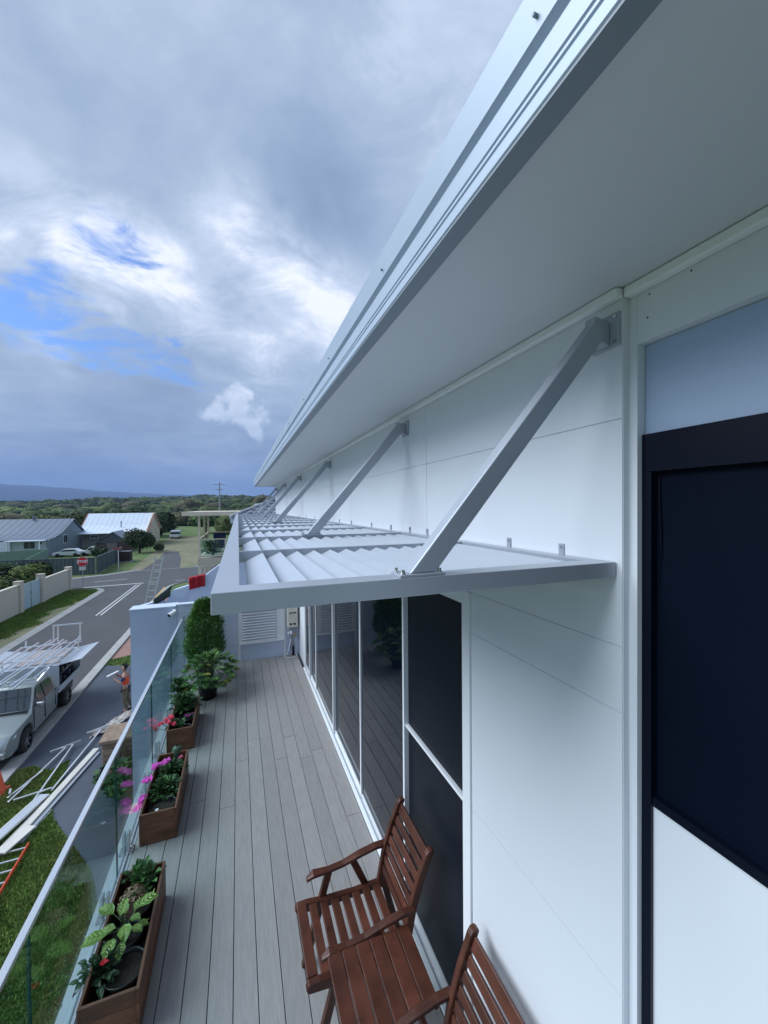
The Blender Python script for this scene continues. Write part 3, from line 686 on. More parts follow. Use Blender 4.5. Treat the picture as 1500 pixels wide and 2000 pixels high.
B('vent', m_dark, wh, .965, 1.11, EY - .1285, EY - .1255, -2.20, -2.175); B('vent', m_dark, wh, .975, 1.02, EY - .1285, EY - .1255, -2.44, -2.40); B('vent', m_dark, wh, 1.05, 1.095, EY - .1285, EY - .1255, -2.44, -2.40)
B('flue', m_cr, wh, 1.028, 1.04, EY - .145, EY - .1255, -2.42, -2.18)
m_pipe = mat('grey pipe', (.30, .30, .32), .5)
for j, x in enumerate((.985, 1.02, 1.055, 1.09)):
    k = MB(); k.tube([(x, EY - .06, -2.5), (x + (.01 if j % 2 else -.01), EY - .07, -2.62), (1.0 + j * .022, EY - .05, -2.75), (1.02 + j * .018, EY - .05, -2.95), (1.04 + j * .01, EY - .045, H + .03)], .008, 6); k.build('pipe', m_pipe, wh, smooth=True)
k = MB(); k.cyl((1.0, EY - .08, -2.60), (1.0, EY - .13, -2.60), .028, n=12); k.build('valve', m_trim, wh); k = MB(); k.cyl((.95, EY - .07, -2.61), (.95, EY - .10, -2.61), .02, n=10); k.build('valve', m_trim, wh)
k = MB(); k.box(1.06, 1.12, EY - .06, EY - .001, -2.72, -2.62); k.build('tap_box', mat('yellowed plastic', (.5, .42, .24), .6), wh)
k = MB(); k.cyl((1.05, EY - .05, H + .002), (1.05, EY - .05, H + .2), .02, n=10); k.build('drain', m_black, wh)
hs = MB(); hs.tube([(1.09, EY - .06, H + .04), (1.12, EY - .14, H + .012), (1.02, EY - .2, H + .010), (.9, EY - .15, H + .010), (.86, EY - .08, H + .010), (.93, EY - .05, H + .05), (1.0, EY - .06, H + .35)], .007, 6)
hs.build('hose', m_trim, wh, smooth=True)

# blade wall and stepped parapets beyond
bl = thing('blade_wall', (-1.5, EY + .1, G), 'tall blue grey rendered wall projecting past the end of the glass balustrade', 'wall')
B('wall', m_bluewall, bl, -1.89, -1.1205, EY, EY + .3, G, -1.885); B('cap', m_parapet, bl, -1.905, -1.1255, EY - .012, EY + .31, -1.884, -1.86, bevel=.003)
cm = thing('security_camera', (-1.13, EY - .05, -1.99), 'small white security camera on the blue grey wall corner', 'security camera')
k = MB(); k.cyl((-1.16, EY - .001, -1.95), (-1.16, EY - .06, -1.95), .035, n=14); k.build('mount', m_trim, cm, smooth=False)
k = MB(); k.cyl((-1.13, EY - .05, -1.95), (-1.23, EY - .14, -2.0), .035, .045, n=16); k.build('housing', m_trim, cm, bevel=.006); 
k = MB(); k.cyl((-1.231, EY - .141, -2.0005), (-1.238, EY - .147, -2.004), .034, n=16); k.build('lens', m_black, cm)
def pwall(name, poly, y, th, label, m=m_parapet):
    return tag(MB().prism(poly, y, y + th, 'y').build(name, m, bevel=.004), label, 'wall')
pwall('parapet', [(-1.88, -3), (-1.88, -1.93), (-1.70, -1.89), (-1.41, -1.79), (-1.41, -1.93), (-1.27, -1.62 - .04), (-.97, -1.58), (-.97, -3)], 8.9, .12, 'pale parapet wall with a raised step beside the red towel')
pwall('parapet', [(-1.0, -3), (-1.03, -1.55), (-.72, -1.49), (-.42, -1.27), (.6, -.9), (.6, -3)], 9.4, .12, 'pale parapet wall rising towards the house behind the red towel')
# red towel draped
def cloth(name, pts_fn, nu, nv, m, label, cat):
    V = []; F = []
    for i in range(nu + 1):
        for j in range(nv + 1): V.append(pts_fn(i / nu, j / nv))
    for i in range(nu):
        for j in range(nv): a = i * (nv + 1) + j; F.append((a, a + 1, a + nv + 2, a + nv + 1))
    mb = MB(); mb.add(V, F); o = mb.build(name, m, None, smooth=True); k = o.modifiers.new('solid', 'SOLIDIFY'); k.thickness = .008
    return tag(o, label, cat)
m_red = mat('red check towel', (.45, .012, .02), .9, nscale=14, namt=.3, bump=.4, bscale=60)
def towel(u, v):
    x = -1.02 + .32 * u; top = -1.525 + .06 * u + .012; s = v * .62 - .12
    if s < 0: return (x, 9.52 - s * .0 + .012, top + s)  # back flap
    if s < .1: return (x, 9.52 - s * 1.3, top + .006)
    return (x + .012 * math.sin(u * 9), 9.388 - .012 * math.sin(u * 14) - .008, top - (s - .1) * .62)
cloth('towel', towel, 16, 14, m_red, 'red towel hung over the pale parapet wall', 'towel')
m_rug = mat('dark green patterned rug', (.02, .035, .032), .9, nscale=16, col2=(.035, .05, .045))
def rug(u, v):
    x = -1.60 + .30 * u; top = -1.83 + .25 * u * .95; s = v * .42 - .08
    if s < 0: return (x, 9.035, top + s + .02)
    if s < .08: return (x, 9.035 - s * 1.95, top + .02)
    return (x, 8.885, top + .02 - (s - .08) * (.5 + .25 * u))
cloth('rug', rug, 10, 12, m_rug, 'dark patterned rug draped over the lower step of the parapet wall', 'rug')

# ------------------------------------------------------------------ tiled roof beyond
m_tile = mat('grey roof tile', (.20, .23, .28), .5, nscale=5, namt=.12, rnd=.1)
tr = thing('tiled_roof', (2, 16, .3), 'grey tiled hip roof just beyond the end of the white wall', 'roof')
ex, ey, ez = -.22, 13.9, -.34; sl_ = math.tan(R(21))
und = MB(); und.add([(ex, ey, ez), (8, ey, ez), (8, ey + 6, ez + 6 * sl_), (ex + 6, ey + 6, ez + 6 * sl_), (ex, 30, ez), (ex + 6, 24, ez + 6 * sl_)], [(0, 1, 2, 3), (0, 3, 5, 4)])
und.build('underlay', m_dark, tr); B('fascia', m_gut, tr, ex, 8, ey - .02, ey, ez - .16, ez + .01); B('fascia', m_gut, tr, ex - .02, ex, ey, 28, ez - .16, ez + .01)
q = MB(); tw, tl = .30, .34; npt = 8
vs = []
for v_ in (0, 1):
    for i in range(npt + 1):
        u_ = i / npt; vs.append((u_ * tw, v_ * tl, .03 * abs(math.sin(u_ * math.pi * 1.0)) ** .8 + (.028 if v_ == 0 else .0)))
for i in range(npt + 1): vs.append((i / npt * tw, 0, -.004))
q.add(vs, [(i, i + 1, npt + 2 + i, npt + 1 + i) for i in range(npt)] + [(2 * npt + 2 + i, 2 * npt + 3 + i, i + 1, i) for i in range(npt)])
t0 = q.build('tile', m_tile, tr, offs=(0, 0, 0)); t0.rotation_euler = (math.atan(sl_), 0, 0); t0.location = Vector((ex + .02, ey - .03, ez + .02)) - wloc(tr)
cnt = 0
for r in range(16):
    yy = r * .31 * math.cos(R(21)); 
    for c_ in range(22):
        x = ex + .02 + c_ * tw + .15 * (r % 2)
        if x < ex + yy - .1 or (r == 0 and c_ == 0): continue
        if x > 4.5: continue
        cnt += 1
        if cnt > 270: break
        piece('tile', t0, tr, Vector((x, ey - .03 + yy, ez + .02 + yy * sl_)) - wloc(tr), (math.atan(sl_), 0, 0))
hp = MB(); hp.cyl((ex, ey, ez + .03), (ex + 5.5, ey + 5.5, ez + .05 + 5.5 * sl_), .09, n=10); hp.build('hip_capping', m_tile, tr, smooth=True)
s2 = MB()
for r in range(16):
    d_ = r * .29; s2.obox((ex + d_ + .16, 19 + d_ * .5, ez + d_ * sl_ + .04), (.33, 10 - d_, .025), Matrix.Rotation(-R(15), 3, 'Y'))
s2.build('side_tiles', m_tile, tr)['kind'] = 'stuff'

# ------------------------------------------------------------------ planters, pots and plants
def planter(y0, y1, label, x0=-.885, x1=-.578, h=.285):
    t = thing('planter_box', ((x0 + x1) / 2, (y0 + y1) / 2, H), label, 'planter', 'long hardwood planter boxes along the balustrade')
    z = H + .004; bh = h / 3
    for k in range(3):
        za, zb = z + k * bh, z + (k + 1) * bh - .002
        B('board', m_woodp, t, x0 + .0185, x1 - .0185, y0, y0 + .018, za, zb, bevel=.002); B('board', m_woodp, t, x0 + .0185, x1 - .0185, y1 - .018, y1, za, zb, bevel=.002)
        B('board', m_woodp, t, x0, x0 + .018, y0, y1, za, zb, bevel=.002); B('board', m_woodp, t, x1 - .018, x1, y0, y1, za, zb, bevel=.002)
    B('base', m_dark, t, x0 + .019, x1 - .019, y0 + .019, y1 - .019, z, z + .02)
    return t
planter(2.63, 3.52, 'nearest hardwood planter box with variegated leaves and a red bloom'); planter(4.11, 5.06, 'middle hardwood planter box with magenta flowers'); planter(5.57, 6.47, 'farthest hardwood planter box beside the black tub with coral red flowers')
def pot(x, y, r, h, z0=H + .03, label='round black plastic pot', cat='pot', grp='black plastic pots inside the planter boxes', m=m_pot):
    t = thing('plant_pot', (x, y, z0), label, cat, grp)
    k = MB(); k.lathe((x, y, z0), [(r * .78, 0), (r * .93, h * .8), (r, h * .82), (r * 1.04, h), (r * .97, h), (r * .92, h * .86)], 24); k.build('shell', m, t, smooth=True)
    k = MB(); k.lathe((x, y, z0), [(r * .93, h * .86), (r * .5, h * .88), (.001, h * .9)], 20, capb=False); k.build('soil', m_soil, t, smooth=True)
    return t
m_leaf = attrmat('leaf', .45, 25, .12); m_petal = attrmat('petal', .55, 20, .1)
def plant(name, x, y, z, label, cat, fn, grp=None):
    t = thing(name, (x, y, z), label, cat, grp); mb = MB(); st = MB(); fl = MB(); fn(mb, st, fl, Vector((x, y, z)))
    if mb.v: mb.build('foliage', m_leaf, t)
    if st.v: st.build('stem', mat('green stem', (.06, .08, .03), .6), t)
    mk = sorted(set([0] + fl.marks + [len(fl.v)]))
    for a, b in zip(mk, mk[1:]):
        q = MB(); q.v = fl.v[a:b]; q.c = fl.c[a:b]; q.f = [tuple(i - a for i in f) for f in fl.f if a <= f[0] < b]
        if q.v: q.build('flower_head' if len(mk) > 2 else 'flowers', m_petal, t)
    return t
def bushy(n, r, h, ls, cols, upb=.5):
    def f(mb, st, fl, c):
        for i in range(max(6, n // 14)):
            a = Rnd(0, 6.28); q = Rnd(.2, 1) * r; tip = c + Vector((math.cos(a) * q, math.sin(a) * q, Rnd(.5, 1) * h)); st.tube([c, (c + tip) / 2 + Vector((0, 0, h * .15)), tip], [.004, .003, .002], 5)
        for i in range(n):
            a = Rnd(0, 6.28); e = Rnd(0, 1) ** .6; ph = Rnd(.1, 1.5)
            d = Vector((math.cos(a) * math.cos(ph), math.sin(a) * math.cos(ph), math.sin(ph)))
            p = c + Vector((d.x * r * e, d.y * r * e, h * (.2 + .8 * e * d.z)))
            col = random.choice(cols); k = Rnd(.7, 1.3); mb.cur = tuple(v * k for v in col)
            mb.leaf(p, d + Vector((Rnd(-.6, .6), Rnd(-.6, .6), Rnd(-.2, upb))), (0, 0, 1), ls * Rnd(.7, 1.3), ls * .72, .12, .35)
    return f
G1 = [(.045, .10, .03), (.065, .145, .042), (.035, .08, .026)]
G2 = [(.07, .16, .035), (.10, .20, .05), (.05, .12, .03)]
def flower(fl, c, r, col, n=6, d=(0, 0, 1)):
    d = Vector(d).normalized(); x = d.orthogonal().normalized(); y = d.cross(x); a0 = Rnd(0, 6)
    for i in range(n):
        a = a0 + 6.28 * i / n; k = Rnd(.75, 1.25); fl.cur = tuple(min(.9, v * k) for v in col)
        fl.leaf(c, x * math.cos(a) + y * math.sin(a) + d * Rnd(.1, .7), d, r * Rnd(.8, 1.15), r * .75, .1, .15)
# near box
def varieg(mb, st, fl, c):
    spec = [((-.095, -.06, .15), (-1, -.2, .25), .105), ((-.085, .055, .17), (-.8, .5, .35), .09), ((.055, .05, .17), (.9, .3, .3), .10), ((-.03, -.01, .20), (.2, .6, .7), .07),
            ((.0, -.05, .17), (.25, -.9, .1), .085), ((-.05, -.08, .13), (-.3, -.9, 0), .08), ((.02, .02, .14), (.5, -.3, .2), .06), ((-.02, .05, .15), (-.2, .8, .5), .06), ((.04, -.03, .12), (.8, -.5, .1), .06), ((-.06, .0, .12), (-.9, .1, .0), .08), ((.03, .07, .13), (.4, .9, .2), .07), ((-.01, -.09, .10), (.1, -1, -.1), .07), ((.06, .0, .10), (1, .0, -.1), .06)]
    for p, d, l in spec:
        l *= 1.3; q = c + Vector(p); st.tube([c, c + Vector((p[0] * .4, p[1] * .4, p[2] * .8)), q], [.004, .0035, .003], 5)
        mb.cur = (.13, .22, .05); mb.leaf(q, d, (0, 0, 1), l, l * .74, .10, .3)
        for k in range(4):   # pale veins, slightly proud
            mb.cur = (.38, .45, .14); dd = Vector(d).normalized(); x = dd.cross(Vector((0, 0, 1))).normalized(); u = x.cross(dd)
            for sg in (-1, 1):
                b0 = q + dd * l * (.18 + .18 * k) + u * .004; mb.leaf(b0, dd * .7 + x * sg * .9 + u * .1, u, l * .3, l * .05, 0, .05)
def near_red(mb, st, fl, c):
    bushy(90, .11, .11, .048, [(.03, .06, .03), (.04, .075, .035)])(mb, st, fl, c)
    flower(fl, c + Vector((.03, -.02, .10)), .026, (.5, .015, .03), 8); pass
    fl.marks.append(len(fl.v)); p = c + Vector((-.10, -.08, .03)); st.tube([c, c + Vector((-.06, -.05, .06)), p], .003, 5); flower(fl, p, .02, (.30, .03, .03), 6, (-1, 0, .3)); flower(fl, p + Vector((-.05, -.03, -.01)), .014, (.25, .04, .02), 5, (-1, 0, .2))
def dried(mb, st, fl, c):
    for i in range(420):
        a = Rnd(0, 6.28); ph = math.asin(Rnd(0, 1)); d = Vector((math.cos(a) * math.cos(ph), math.sin(a) * math.cos(ph), math.sin(ph))); p = c + Vector((d.x * .085, d.y * .115, d.z * .07 + .09))
        k = Rnd(.6, 1.3); fl.cur = (.26 * k, .165 * k, .11 * k); fl.quad(p, d + Vector((Rnd(-.5, .5), Rnd(-.5, .5), Rnd(-.3, .3))), Rnd(.008, .014))
for x, y, r, lb in ((-.70, 2.84, .115, 'round black pot of bare soil at the near end of the nearest planter box'), (-.735, 3.06, .09, 'black pot holding the variegated plant in the nearest planter box'), (-.73, 3.26, .10, 'black pot under the dried brown flower head'), (-.72, 3.42, .09, 'black pot with the leafy green shoot at the far end of the nearest planter box'),
                    (-.72, 4.29, .115, 'round black pot of bare soil with a white tag, front of the middle planter box'), (-.73, 4.6, .11, 'black pot under the dense foliage in the middle planter box'), (-.71, 4.9, .10, 'black pot at the far end of the middle planter box'),
                    (-.70, 5.70, .09, 'black pot at the near end of the farthest planter box'), (-.70, 5.98, .10, 'black pot with purple blooms in the farthest planter box'), (-.73, 6.28, .10, 'black pot at the far end of the farthest planter box')): pot(x, y, r, .20, label=lb)
lbl = thing('plant_tag', (-.76, 4.26, H + .21), 'small round white plant tag lying on the soil of a pot', 'tag')
k = MB(); k.lathe((-.765, 4.25, H + .212), [(.016, 0), (.016, .003), (.001, .004)], 12); k.build('disc', m_trim, lbl)
plant('variegated_plant', -.735, 3.03, H + .20, 'plant with large pale striped green leaves in the nearest planter box', 'plant', varieg)
plant('red_flowering_plant', -.84, 2.86, H + .2, 'small dark leaved plant with one red bloom at the near box corner', 'plant', near_red)
plant('dried_flower_head', -.75, 3.24, H + .19, 'dried brown hydrangea like flower head between green plants', 'dried flower', dried)
plant('seedling', -.72, 3.43, H + .18, 'fresh light green leafy shoot at the far end of the nearest box', 'plant', bushy(110, .13, .17, .055, [(.06, .13, .035), (.08, .17, .05), (.04, .09, .03)]))
def magenta(mb, st, fl, c):
    bushy(230, .15, .14, .042, G1)(mb, st, fl, c)
    for p, cl in (((-.17, -.10, .10), 0), ((-.15, .05, .16), 0), ((-.18, -.16, .05), 1), ((-.22, -.12, .02), 2), ((-.05, .35, .13), 0), ((-.1, .22, .19), 0)):
        q = c + Vector(p); st.tube([c + Vector((p[0] * .3, p[1] * .3, .05)), c + Vector((p[0] * .7, p[1] * .7, p[2] + .03)), q], .003, 5)
        fl.marks.append(len(fl.v))
        for _ in range(3): flower(fl, q + Vector((Rnd(-.025, .025), Rnd(-.025, .025), Rnd(-.02, .02))), .044, [(.62, .07, .42), (.7, .12, .40), (.75, .42, .45)][cl], 6, (-.4, -.3, 1))
plant('magenta_flowering_plant', -.735, 4.5, H + .18, 'bushy plant leaning over the rail with bright magenta pink flowers', 'plant', magenta)
plant('leafy_plant', -.71, 4.80, H + .17, 'dense dark green leafy plant at the back of the middle planter box', 'plant', lambda a, b, c_, d: (bushy(150, .13, .14, .045, G1)(a, b, c_, d), flower(c_, d + Vector((.07, .1, .13)), .03, (.5, .08, .16), 8)))
def cactus(mb, st, fl, c):
    mb.cur = (.08, .12, .08); vs = []
    k = MB()
    mb.lathe(c, [(.03, 0), (.055, .04), (.06, .1), (.045, .15), (.015, .17)], 14)
plant('cactus', -.70, 5.09, H + .17, 'rounded grey green cactus at the far end of the middle planter box', 'cactus', cactus)
def coral(mb, st, fl, c):
    bushy(120, .12, .13, .045, G1)(mb, st, fl, c)
    for p in ((-.08, -.03, .14), (-.13, 0, .15), (-.05, .02, .17), (-.18, -.04, .15), (-.10, .06, .18), (-.03, -.05, .13), (-.24, -.08, .11)):
        q = c + Vector(p); st.tube([c, c + Vector(p) * .6, q], .003, 5)
        fl.marks.append(len(fl.v))
        for _ in range(3): flower(fl, q + Vector((Rnd(-.02, .02), Rnd(-.02, .02), Rnd(-.02, .02))), .03, (.68, .045, .09), 6, (-.3, -.3, 1))
plant('coral_flowering_plant', -.79, 5.76, H + .17, 'plant with coral red flowers hanging towards the glass', 'plant', coral)
plant('purple_flowering_plant', -.68, 6.0, H + .19, 'low potted plant with small deep purple flowers', 'plant', lambda a, b, c_, d: (bushy(24, .07, .05, .035, G1)(a, b, c_, d), [flower(c_, d + Vector((Rnd(-.06, .06), Rnd(-.06, .06), .05)), .028, (.20, .03, .14), 6) for _ in range(8)]))
plant('leafy_plant', -.75, 6.25, H + .18, 'spreading mid green leafy plant in the farthest planter box', 'plant', bushy(240, .2, .24, .06, [(.04, .09, .03), (.055, .12, .035), (.03, .06, .022)]))
# big tub with split leaf plant, clipped shrub behind
pot(-.50, 7.0, .165, .28, H, 'large black tub holding the split leaved plant', 'pot', 'large tubs on the deck')
def philo(mb, st, fl, c):
    for i in range(120):
        a = Rnd(0, 6.28); ph = Rnd(-.25, 1.2); rr_ = Rnd(.2, .43); d = Vector((math.cos(a) * math.cos(ph), math.sin(a) * math.cos(ph), math.sin(ph)))
        p = c + Vector((d.x * rr_, d.y * rr_, .12 + d.z * .30)); 
        if i % 3 == 0: st.tube([c, c + Vector((d.x * rr_ * .4, d.y * rr_ * .4, .22 + .1 * d.z)), p], [.006, .005, .004], 5)
        x = d.cross(Vector((0, 0, 1))).normalized(); k = Rnd(.6, 1.35); yl = random.random() < .08
        col = (.16, .17, .03) if yl else random.choice([(.08, .17, .04), (.10, .22, .05), (.05, .12, .035)]); mb.cur = tuple(v * k for v in col)
        for t_ in (-1.15, -.7, -.3, 0, .3, .7, 1.15): mb.leaf(p, d * math.cos(t_) * .9 + x * math.sin(t_) + Vector((0, 0, -.15)), (0, 0, 1), .105 * (1 - .18 * abs(t_)), .03, .1, .4)
plant('split_leaf_plant', -.46, 7.0, H + .26, 'split leaved green plant spilling out of the black tub', 'plant', philo)
pot(-.60, 7.75, .17, .30, H, 'dark pot under the clipped conical shrub at the end of the deck', 'pot', 'large tubs on the deck')
ct = thing('clipped_shrub', (-.60, 7.75, H + .28), 'upright clipped evergreen shrub against the end wall', 'shrub'); cb = MB()
def cone_crown(mb, c, n):
    for _ in range(n):
        t_ = Rnd(0, 1); a = Rnd(0, 6.28)
        r = .32 * (1 - .12 * math.sin(t_ * 16 + 1)) * (math.sqrt(max(0, 1 - (abs(t_ - .34) / .68) ** 1.7))) * (1 + .12 * noise.noise((math.cos(a) * 2, math.sin(a) * 2, t_ * 6))) * Rnd(.55, 1.03)
        p = c + Vector((r * math.cos(a), r * math.sin(a), .0 + t_ * 1.12)); d = Vector((math.cos(a), math.sin(a), .9))
        k = Rnd(.6, 1.4); col = random.choice([(.09, .19, .05), (.13, .26, .07), (.18, .33, .09)]); mb.cur = tuple(v * k for v in col)
        mb.leaf(p, d + Vector((Rnd(-.7, .7), Rnd(-.7, .7), Rnd(-.3, .6))), (0, 0, 1),   .055, .026, .1, .2)
cone_crown(cb, Vector((-.60, 7.75, H + .32)), 8000)
tp = Vector((-.58, 7.75, H + 1.38))
for i in range(60): cb.cur = (.06, .13, .04); cb.leaf(tp + Vector((Rnd(-.04, .04), Rnd(-.04, .04), Rnd(-.05, .1))), (Rnd(-1, 1), Rnd(-1, 1), Rnd(.3, 1.5)), (0, 0, 1), .05, .022)
cb.build('foliage', m_leaf, ct); k = MB(); k.tube([(-.60, 7.75, H + .28), (-.59, 7.76, H + .8), (-.6, 7.75, H + 1.3)], [.02, .014, .006], 8); k.build('stem', m_bark, ct)
plant('leafy_plant', -.86, 6.78, H + .02, 'broad leaved green plant squeezed between the glass and the black tub', 'plant', bushy(130, .15, .42, .085, [(.05, .11, .035), (.07, .14, .05), (.04, .08, .03)]))

# ------------------------------------------------------------------ twin garden seat with shared table
seat = thing('twin_garden_seat', (.75, 1.93, H), 'reddish brown hardwood garden seat of two slatted chairs joined by a small table', 'garden seat')
def slat(nm, a, b, w, th, up=(0, 0, 1), bev=.004, m=m_wood): return MB().bar(a, b, w, th, up).build(nm, m, seat, bevel=bev)
def chair(y0, y1, arm_y, arm_side):
    zb = H
    for y in (y0 + .02, y1 - .02):
        # back post, curved
        pts = [(.93, H + .40), (.975, H + .62), (1.035, H + .80), (1.095, H + .935)]
        mb = MB(); pp = [(p[0], p[1]) for p in pts]; w = .026
        poly = [(x - w, z) for x, z in pp] + [(1.085, H + .955), (1.108, H + .960), (1.125, H + .945)] + [(x + w, z) for x, z in reversed(pp)]
        mb.prism([(x, z) for x, z in poly], y - .019, y + .019, 'y'); mb.build('back_post', m_wood, seat, bevel=.008)
        slat('leg', (.945, y, H + .43), (1.06, y, H + .002), .045, .036, (0, 1, 0)); slat('leg', (.50, y, H + .40), (.385, y, H + .002), .045, .036, (0, 1, 0))
        # seat side rail with dipped top and rounded nose
        rl = MB(); rl.prism([(.335, H + .385), (.322, H + .41), (.335, H + .437), (.40, H + .438), (.55, H + .418), (.75, H + .405), (.95, H + .41), (.95, H + .36), (.5, H + .365)], y - .02, y + .02, 'y'); rl.build('seat_rail', m_wood, seat, bevel=.007)
    n = 8
    for i in range(n):
        t = i / (n - 1); x = .365 + t * .525; z = H + .438 - .036 * math.sin(min(1, t * 1.15) * math.pi * .62) 
        slat('seat_slat', (x, y0 + .041, z - .008), (x, y1 - .041, z - .008), .052 if i else .062, .020)
    cv = [(.945, .44), (.955, .505), (.968, .57), (.985, .635), (1.008, .70), (1.034, .765), (1.062, .83), (1.092, .90)]
    for i, (x, z) in enumerate(cv[1:]):
        dx, dz = cv[i + 1][0] - cv[i][0], cv[i + 1][1] - cv[i][1]; l = math.hypot(dx, dz)
        slat('back_slat', (x - .006, y0 + .041, H + z), (x - .006, y1 - .041, H + z), .017, .048 if i < 6 else .064, (dx / l, 0, dz / l))
def armrest(y, wd=.052):
    pts = [(.405, .575), (.45, .60), (.55, .595), (.66, .605), (.78, .635), (.90, .655), (.985, .655)]
    mb = MB(); vs = []; 
    for i, (x, z) in enumerate(pts):
        w = wd / 2 * (1.1 if i < 2 else .85 if i < 4 else 1)
        if i == 0: w *= .55
        vs += [(x, y - w, H + z), (x, y + w, H + z), (x, y + w, H + z - .026), (x, y - w, H + z - .026)]
    fs = [(0, 1, 2, 3)]
    for i in range(len(pts) - 1):
        o = i * 4
        for k in range(4): fs.append((o + k, o + 4 + k, o + 4 + (k + 1) % 4, o + (k + 1) % 4))
    o = (len(pts) - 1) * 4; fs.append((o + 3, o + 2, o + 1, o)); mb.add(vs, fs); mb.build('armrest', m_wood, seat, bevel=.008)
    slat('arm_support', (.56, y, H + .572), (.50, y, H + .38), .045, .032, (0, 1, 0)); slat('arm_support', (.73, y, H + .60), (.83, y, H + .38), .045, .032, (0, 1, 0))
chair(2.16, 2.66, 2.64, 1); chair(1.21, 1.71, 1.23, -1)
armrest(2.66); armrest(1.21); armrest(2.155, .045); armrest(1.715, .045)
for i in range(6):
    y0 = 2.125 - i * .0
    x = .475 + i * .082
    slat('table_slat', (x, 2.132, H + .588 + .004 * 0), (x, 1.739, H + .588), .078, .020)
slat('table_rail', (.455, 2.128, H + .562), (.455, 1.742, H + .562), .022, .03); slat('table_rail', (.915, 2.128, H + .562), (.915, 1.742, H + .562), .022, .03)
slat('stretcher', (.94, 1.70, H + .2), (.94, 2.17, H + .2), .03, .035)

# ------------------------------------------------------------------ stone pillar, garden bed
m_stone = mat('sandstone block', (.30, .215, .155), .9, nscale=5, namt=.25, bump=.7, bscale=14, rnd=.16)
pl = thing('stone_pillar', (-3.55, 14.2, G), 'squat sandstone pillar with a flat cap stone beside the driveway', 'pillar')
rz_ = random.Random(5); px0, px1, py0, py1 = -3.9, -3.05, 13.82, 14.72
zz = G
for r in range(5):
    hh = .172; x = px0
    for face in range(4):
        L_ = (px1 - px0) if face % 2 == 0 else (py1 - py0) - .3; n_ = 2 + (r + face) % 2; c_ = 0
        ws = [rz_.uniform(.8, 1.2) for _ in range(n_)]; s_ = sum(ws)
        for wv in ws:
            l = L_ * wv / s_; o_ = rz_.uniform(-.012, .015)
            if face == 0: a = (px0 + c_ + .005, px0 + c_ + l - .005, py0 - o_, py0 + .15)
            elif face == 2: a = (px0 + c_ + .005, px0 + c_ + l - .005, py1 - .15, py1 + o_)
            elif face == 1: a = (px1 - .15, px1 + o_, py0 + .155 + c_, py0 + .145 + c_ + l)
            else: a = (px0 - o_, px0 + .15, py0 + .155 + c_, py0 + .145 + c_ + l)
            B('stone', m_stone, pl, *a, zz + .004, zz + hh - .005, bevel=.014); c_ += l
    zz += hh
B('core', m_dark, pl, px0 + .1, px1 - .1, py0 + .1, py1 - .1, G, zz)
B('cap', m_stone, pl, px0 - .06, px1 + .06, py0 - .06, py1 + .06, zz + .002, zz + .12, bevel=.02)
gb = thing('retaining_wall', (-2.2, 14.3, G), 'low sandstone wall running from the pillar towards the house', 'wall')
for r in range(3):
    for i in range(5):
        B('stone', m_stone, gb, -3.02 + i * .38 + .05 * (r % 2), -2.65 + i * .38 + .05 * (r % 2), 13.9 - rz_.uniform(0, .02), 14.25, G + r * .2 + .003, G + .197 + r * .2, bevel=.02)
def shrub(x, y, r, h, label, n=500, sz=.06, cols=G1, grp=None):
    t = thing('garden_shrub', (x, y, G), label, 'shrub', grp); mb = MB(); crown(mb, (x, y, G + h * .5), (r, r, h * .55), n, sz, cols, -.8); mb.build('foliage', m_fol, t); return t
shrub(-3.5, 13.35, .45, .5, 'low dark green shrub at the foot of the stone pillar'); shrub(-2.9, 12.6, .6, .9, 'rounded green shrub behind the glass near the dark slab', 900)
shrub(-2.3, 13.2, .5, .7, 'small green shrub between the stone wall and the house', 600)

# ------------------------------------------------------------------ trade gear on the ground
m_plank = mat('white primed timber', (.60, .58, .53), .7, nscale=4, namt=.1, stretch=(1, .3, 1), rnd=.08)
def tool(name, label, cat, grp=None): return lambda c: thing(name, c, label, cat, grp)
def plank(a, b, w, z, label, m=m_plank, th=.035, grp='long pale planks laid on the lawn'):
    a, b = Vector((*a, G + z)), Vector((*b, G + z)); o = MB().bar(a, b, w, th).build('plank', m, None, bevel=.004, offs=a); o.location = a; return tag(o, label, 'plank', grp)
plank((-4.42, 15.15), (-5.05, 11.75), .17, .10, 'top cream plank lying along the driveway edge towards the stone pillar'); plank((-4.36, 15.0), (-4.98, 11.6), .2, .05, 'lower plank under the cream one along the driveway edge', m_alu)
plank((-4.85, 11.95), (-5.15, 11.25), .26, .14, 'short weathered board end on top of the plank stack'); plank((-4.72, 12.6), (-4.95, 11.6), .14, .02, 'grey board beside the plank stack', m_aluw)
plank((-5.02, 13.15), (-5.75, 10.9), .24, .12, 'wide pale blue aluminium plank on the lawn left of the cream planks', m_rail, .06); plank((-5.12, 13.3), (-5.7, 11.5), .2, .05, 'narrow cream board under the wide aluminium plank')
plank((-4.95, 12.9), (-5.3, 11.3), .10, .04, 'thin cream batten between the two plank stacks')
def tframe(a, b, c, d, label, extra=None, foot=None):
    t = thing('trestle_frame', (a[0], a[1], G), label, 'trestle', 'aluminium T frames lying on the driveway and lawn')
    va, vb = Vector((*a, G + .13)), Vector((*b, G + .05)); MB().bar(va, vb, .05, .03).build('rail', m_rail, t, bevel=.003)
    vc, vd = Vector((*c, G + .16)), Vector((*d, G + .16)); MB().bar(vc, vd, .05, .05).build('cross_bar', m_rail, t, bevel=.003)
    if extra: MB().bar(Vector((*extra[0], G + .13)), Vector((*extra[1], G + .07)), .05, .03).build('rail', m_rail, t, bevel=.003)
    if foot: MB().bar(Vector((*foot[0], G + .10)), Vector((*foot[1], G + .10)), .05, .04).build('foot_bar', m_rail, t, bevel=.003)
    return t
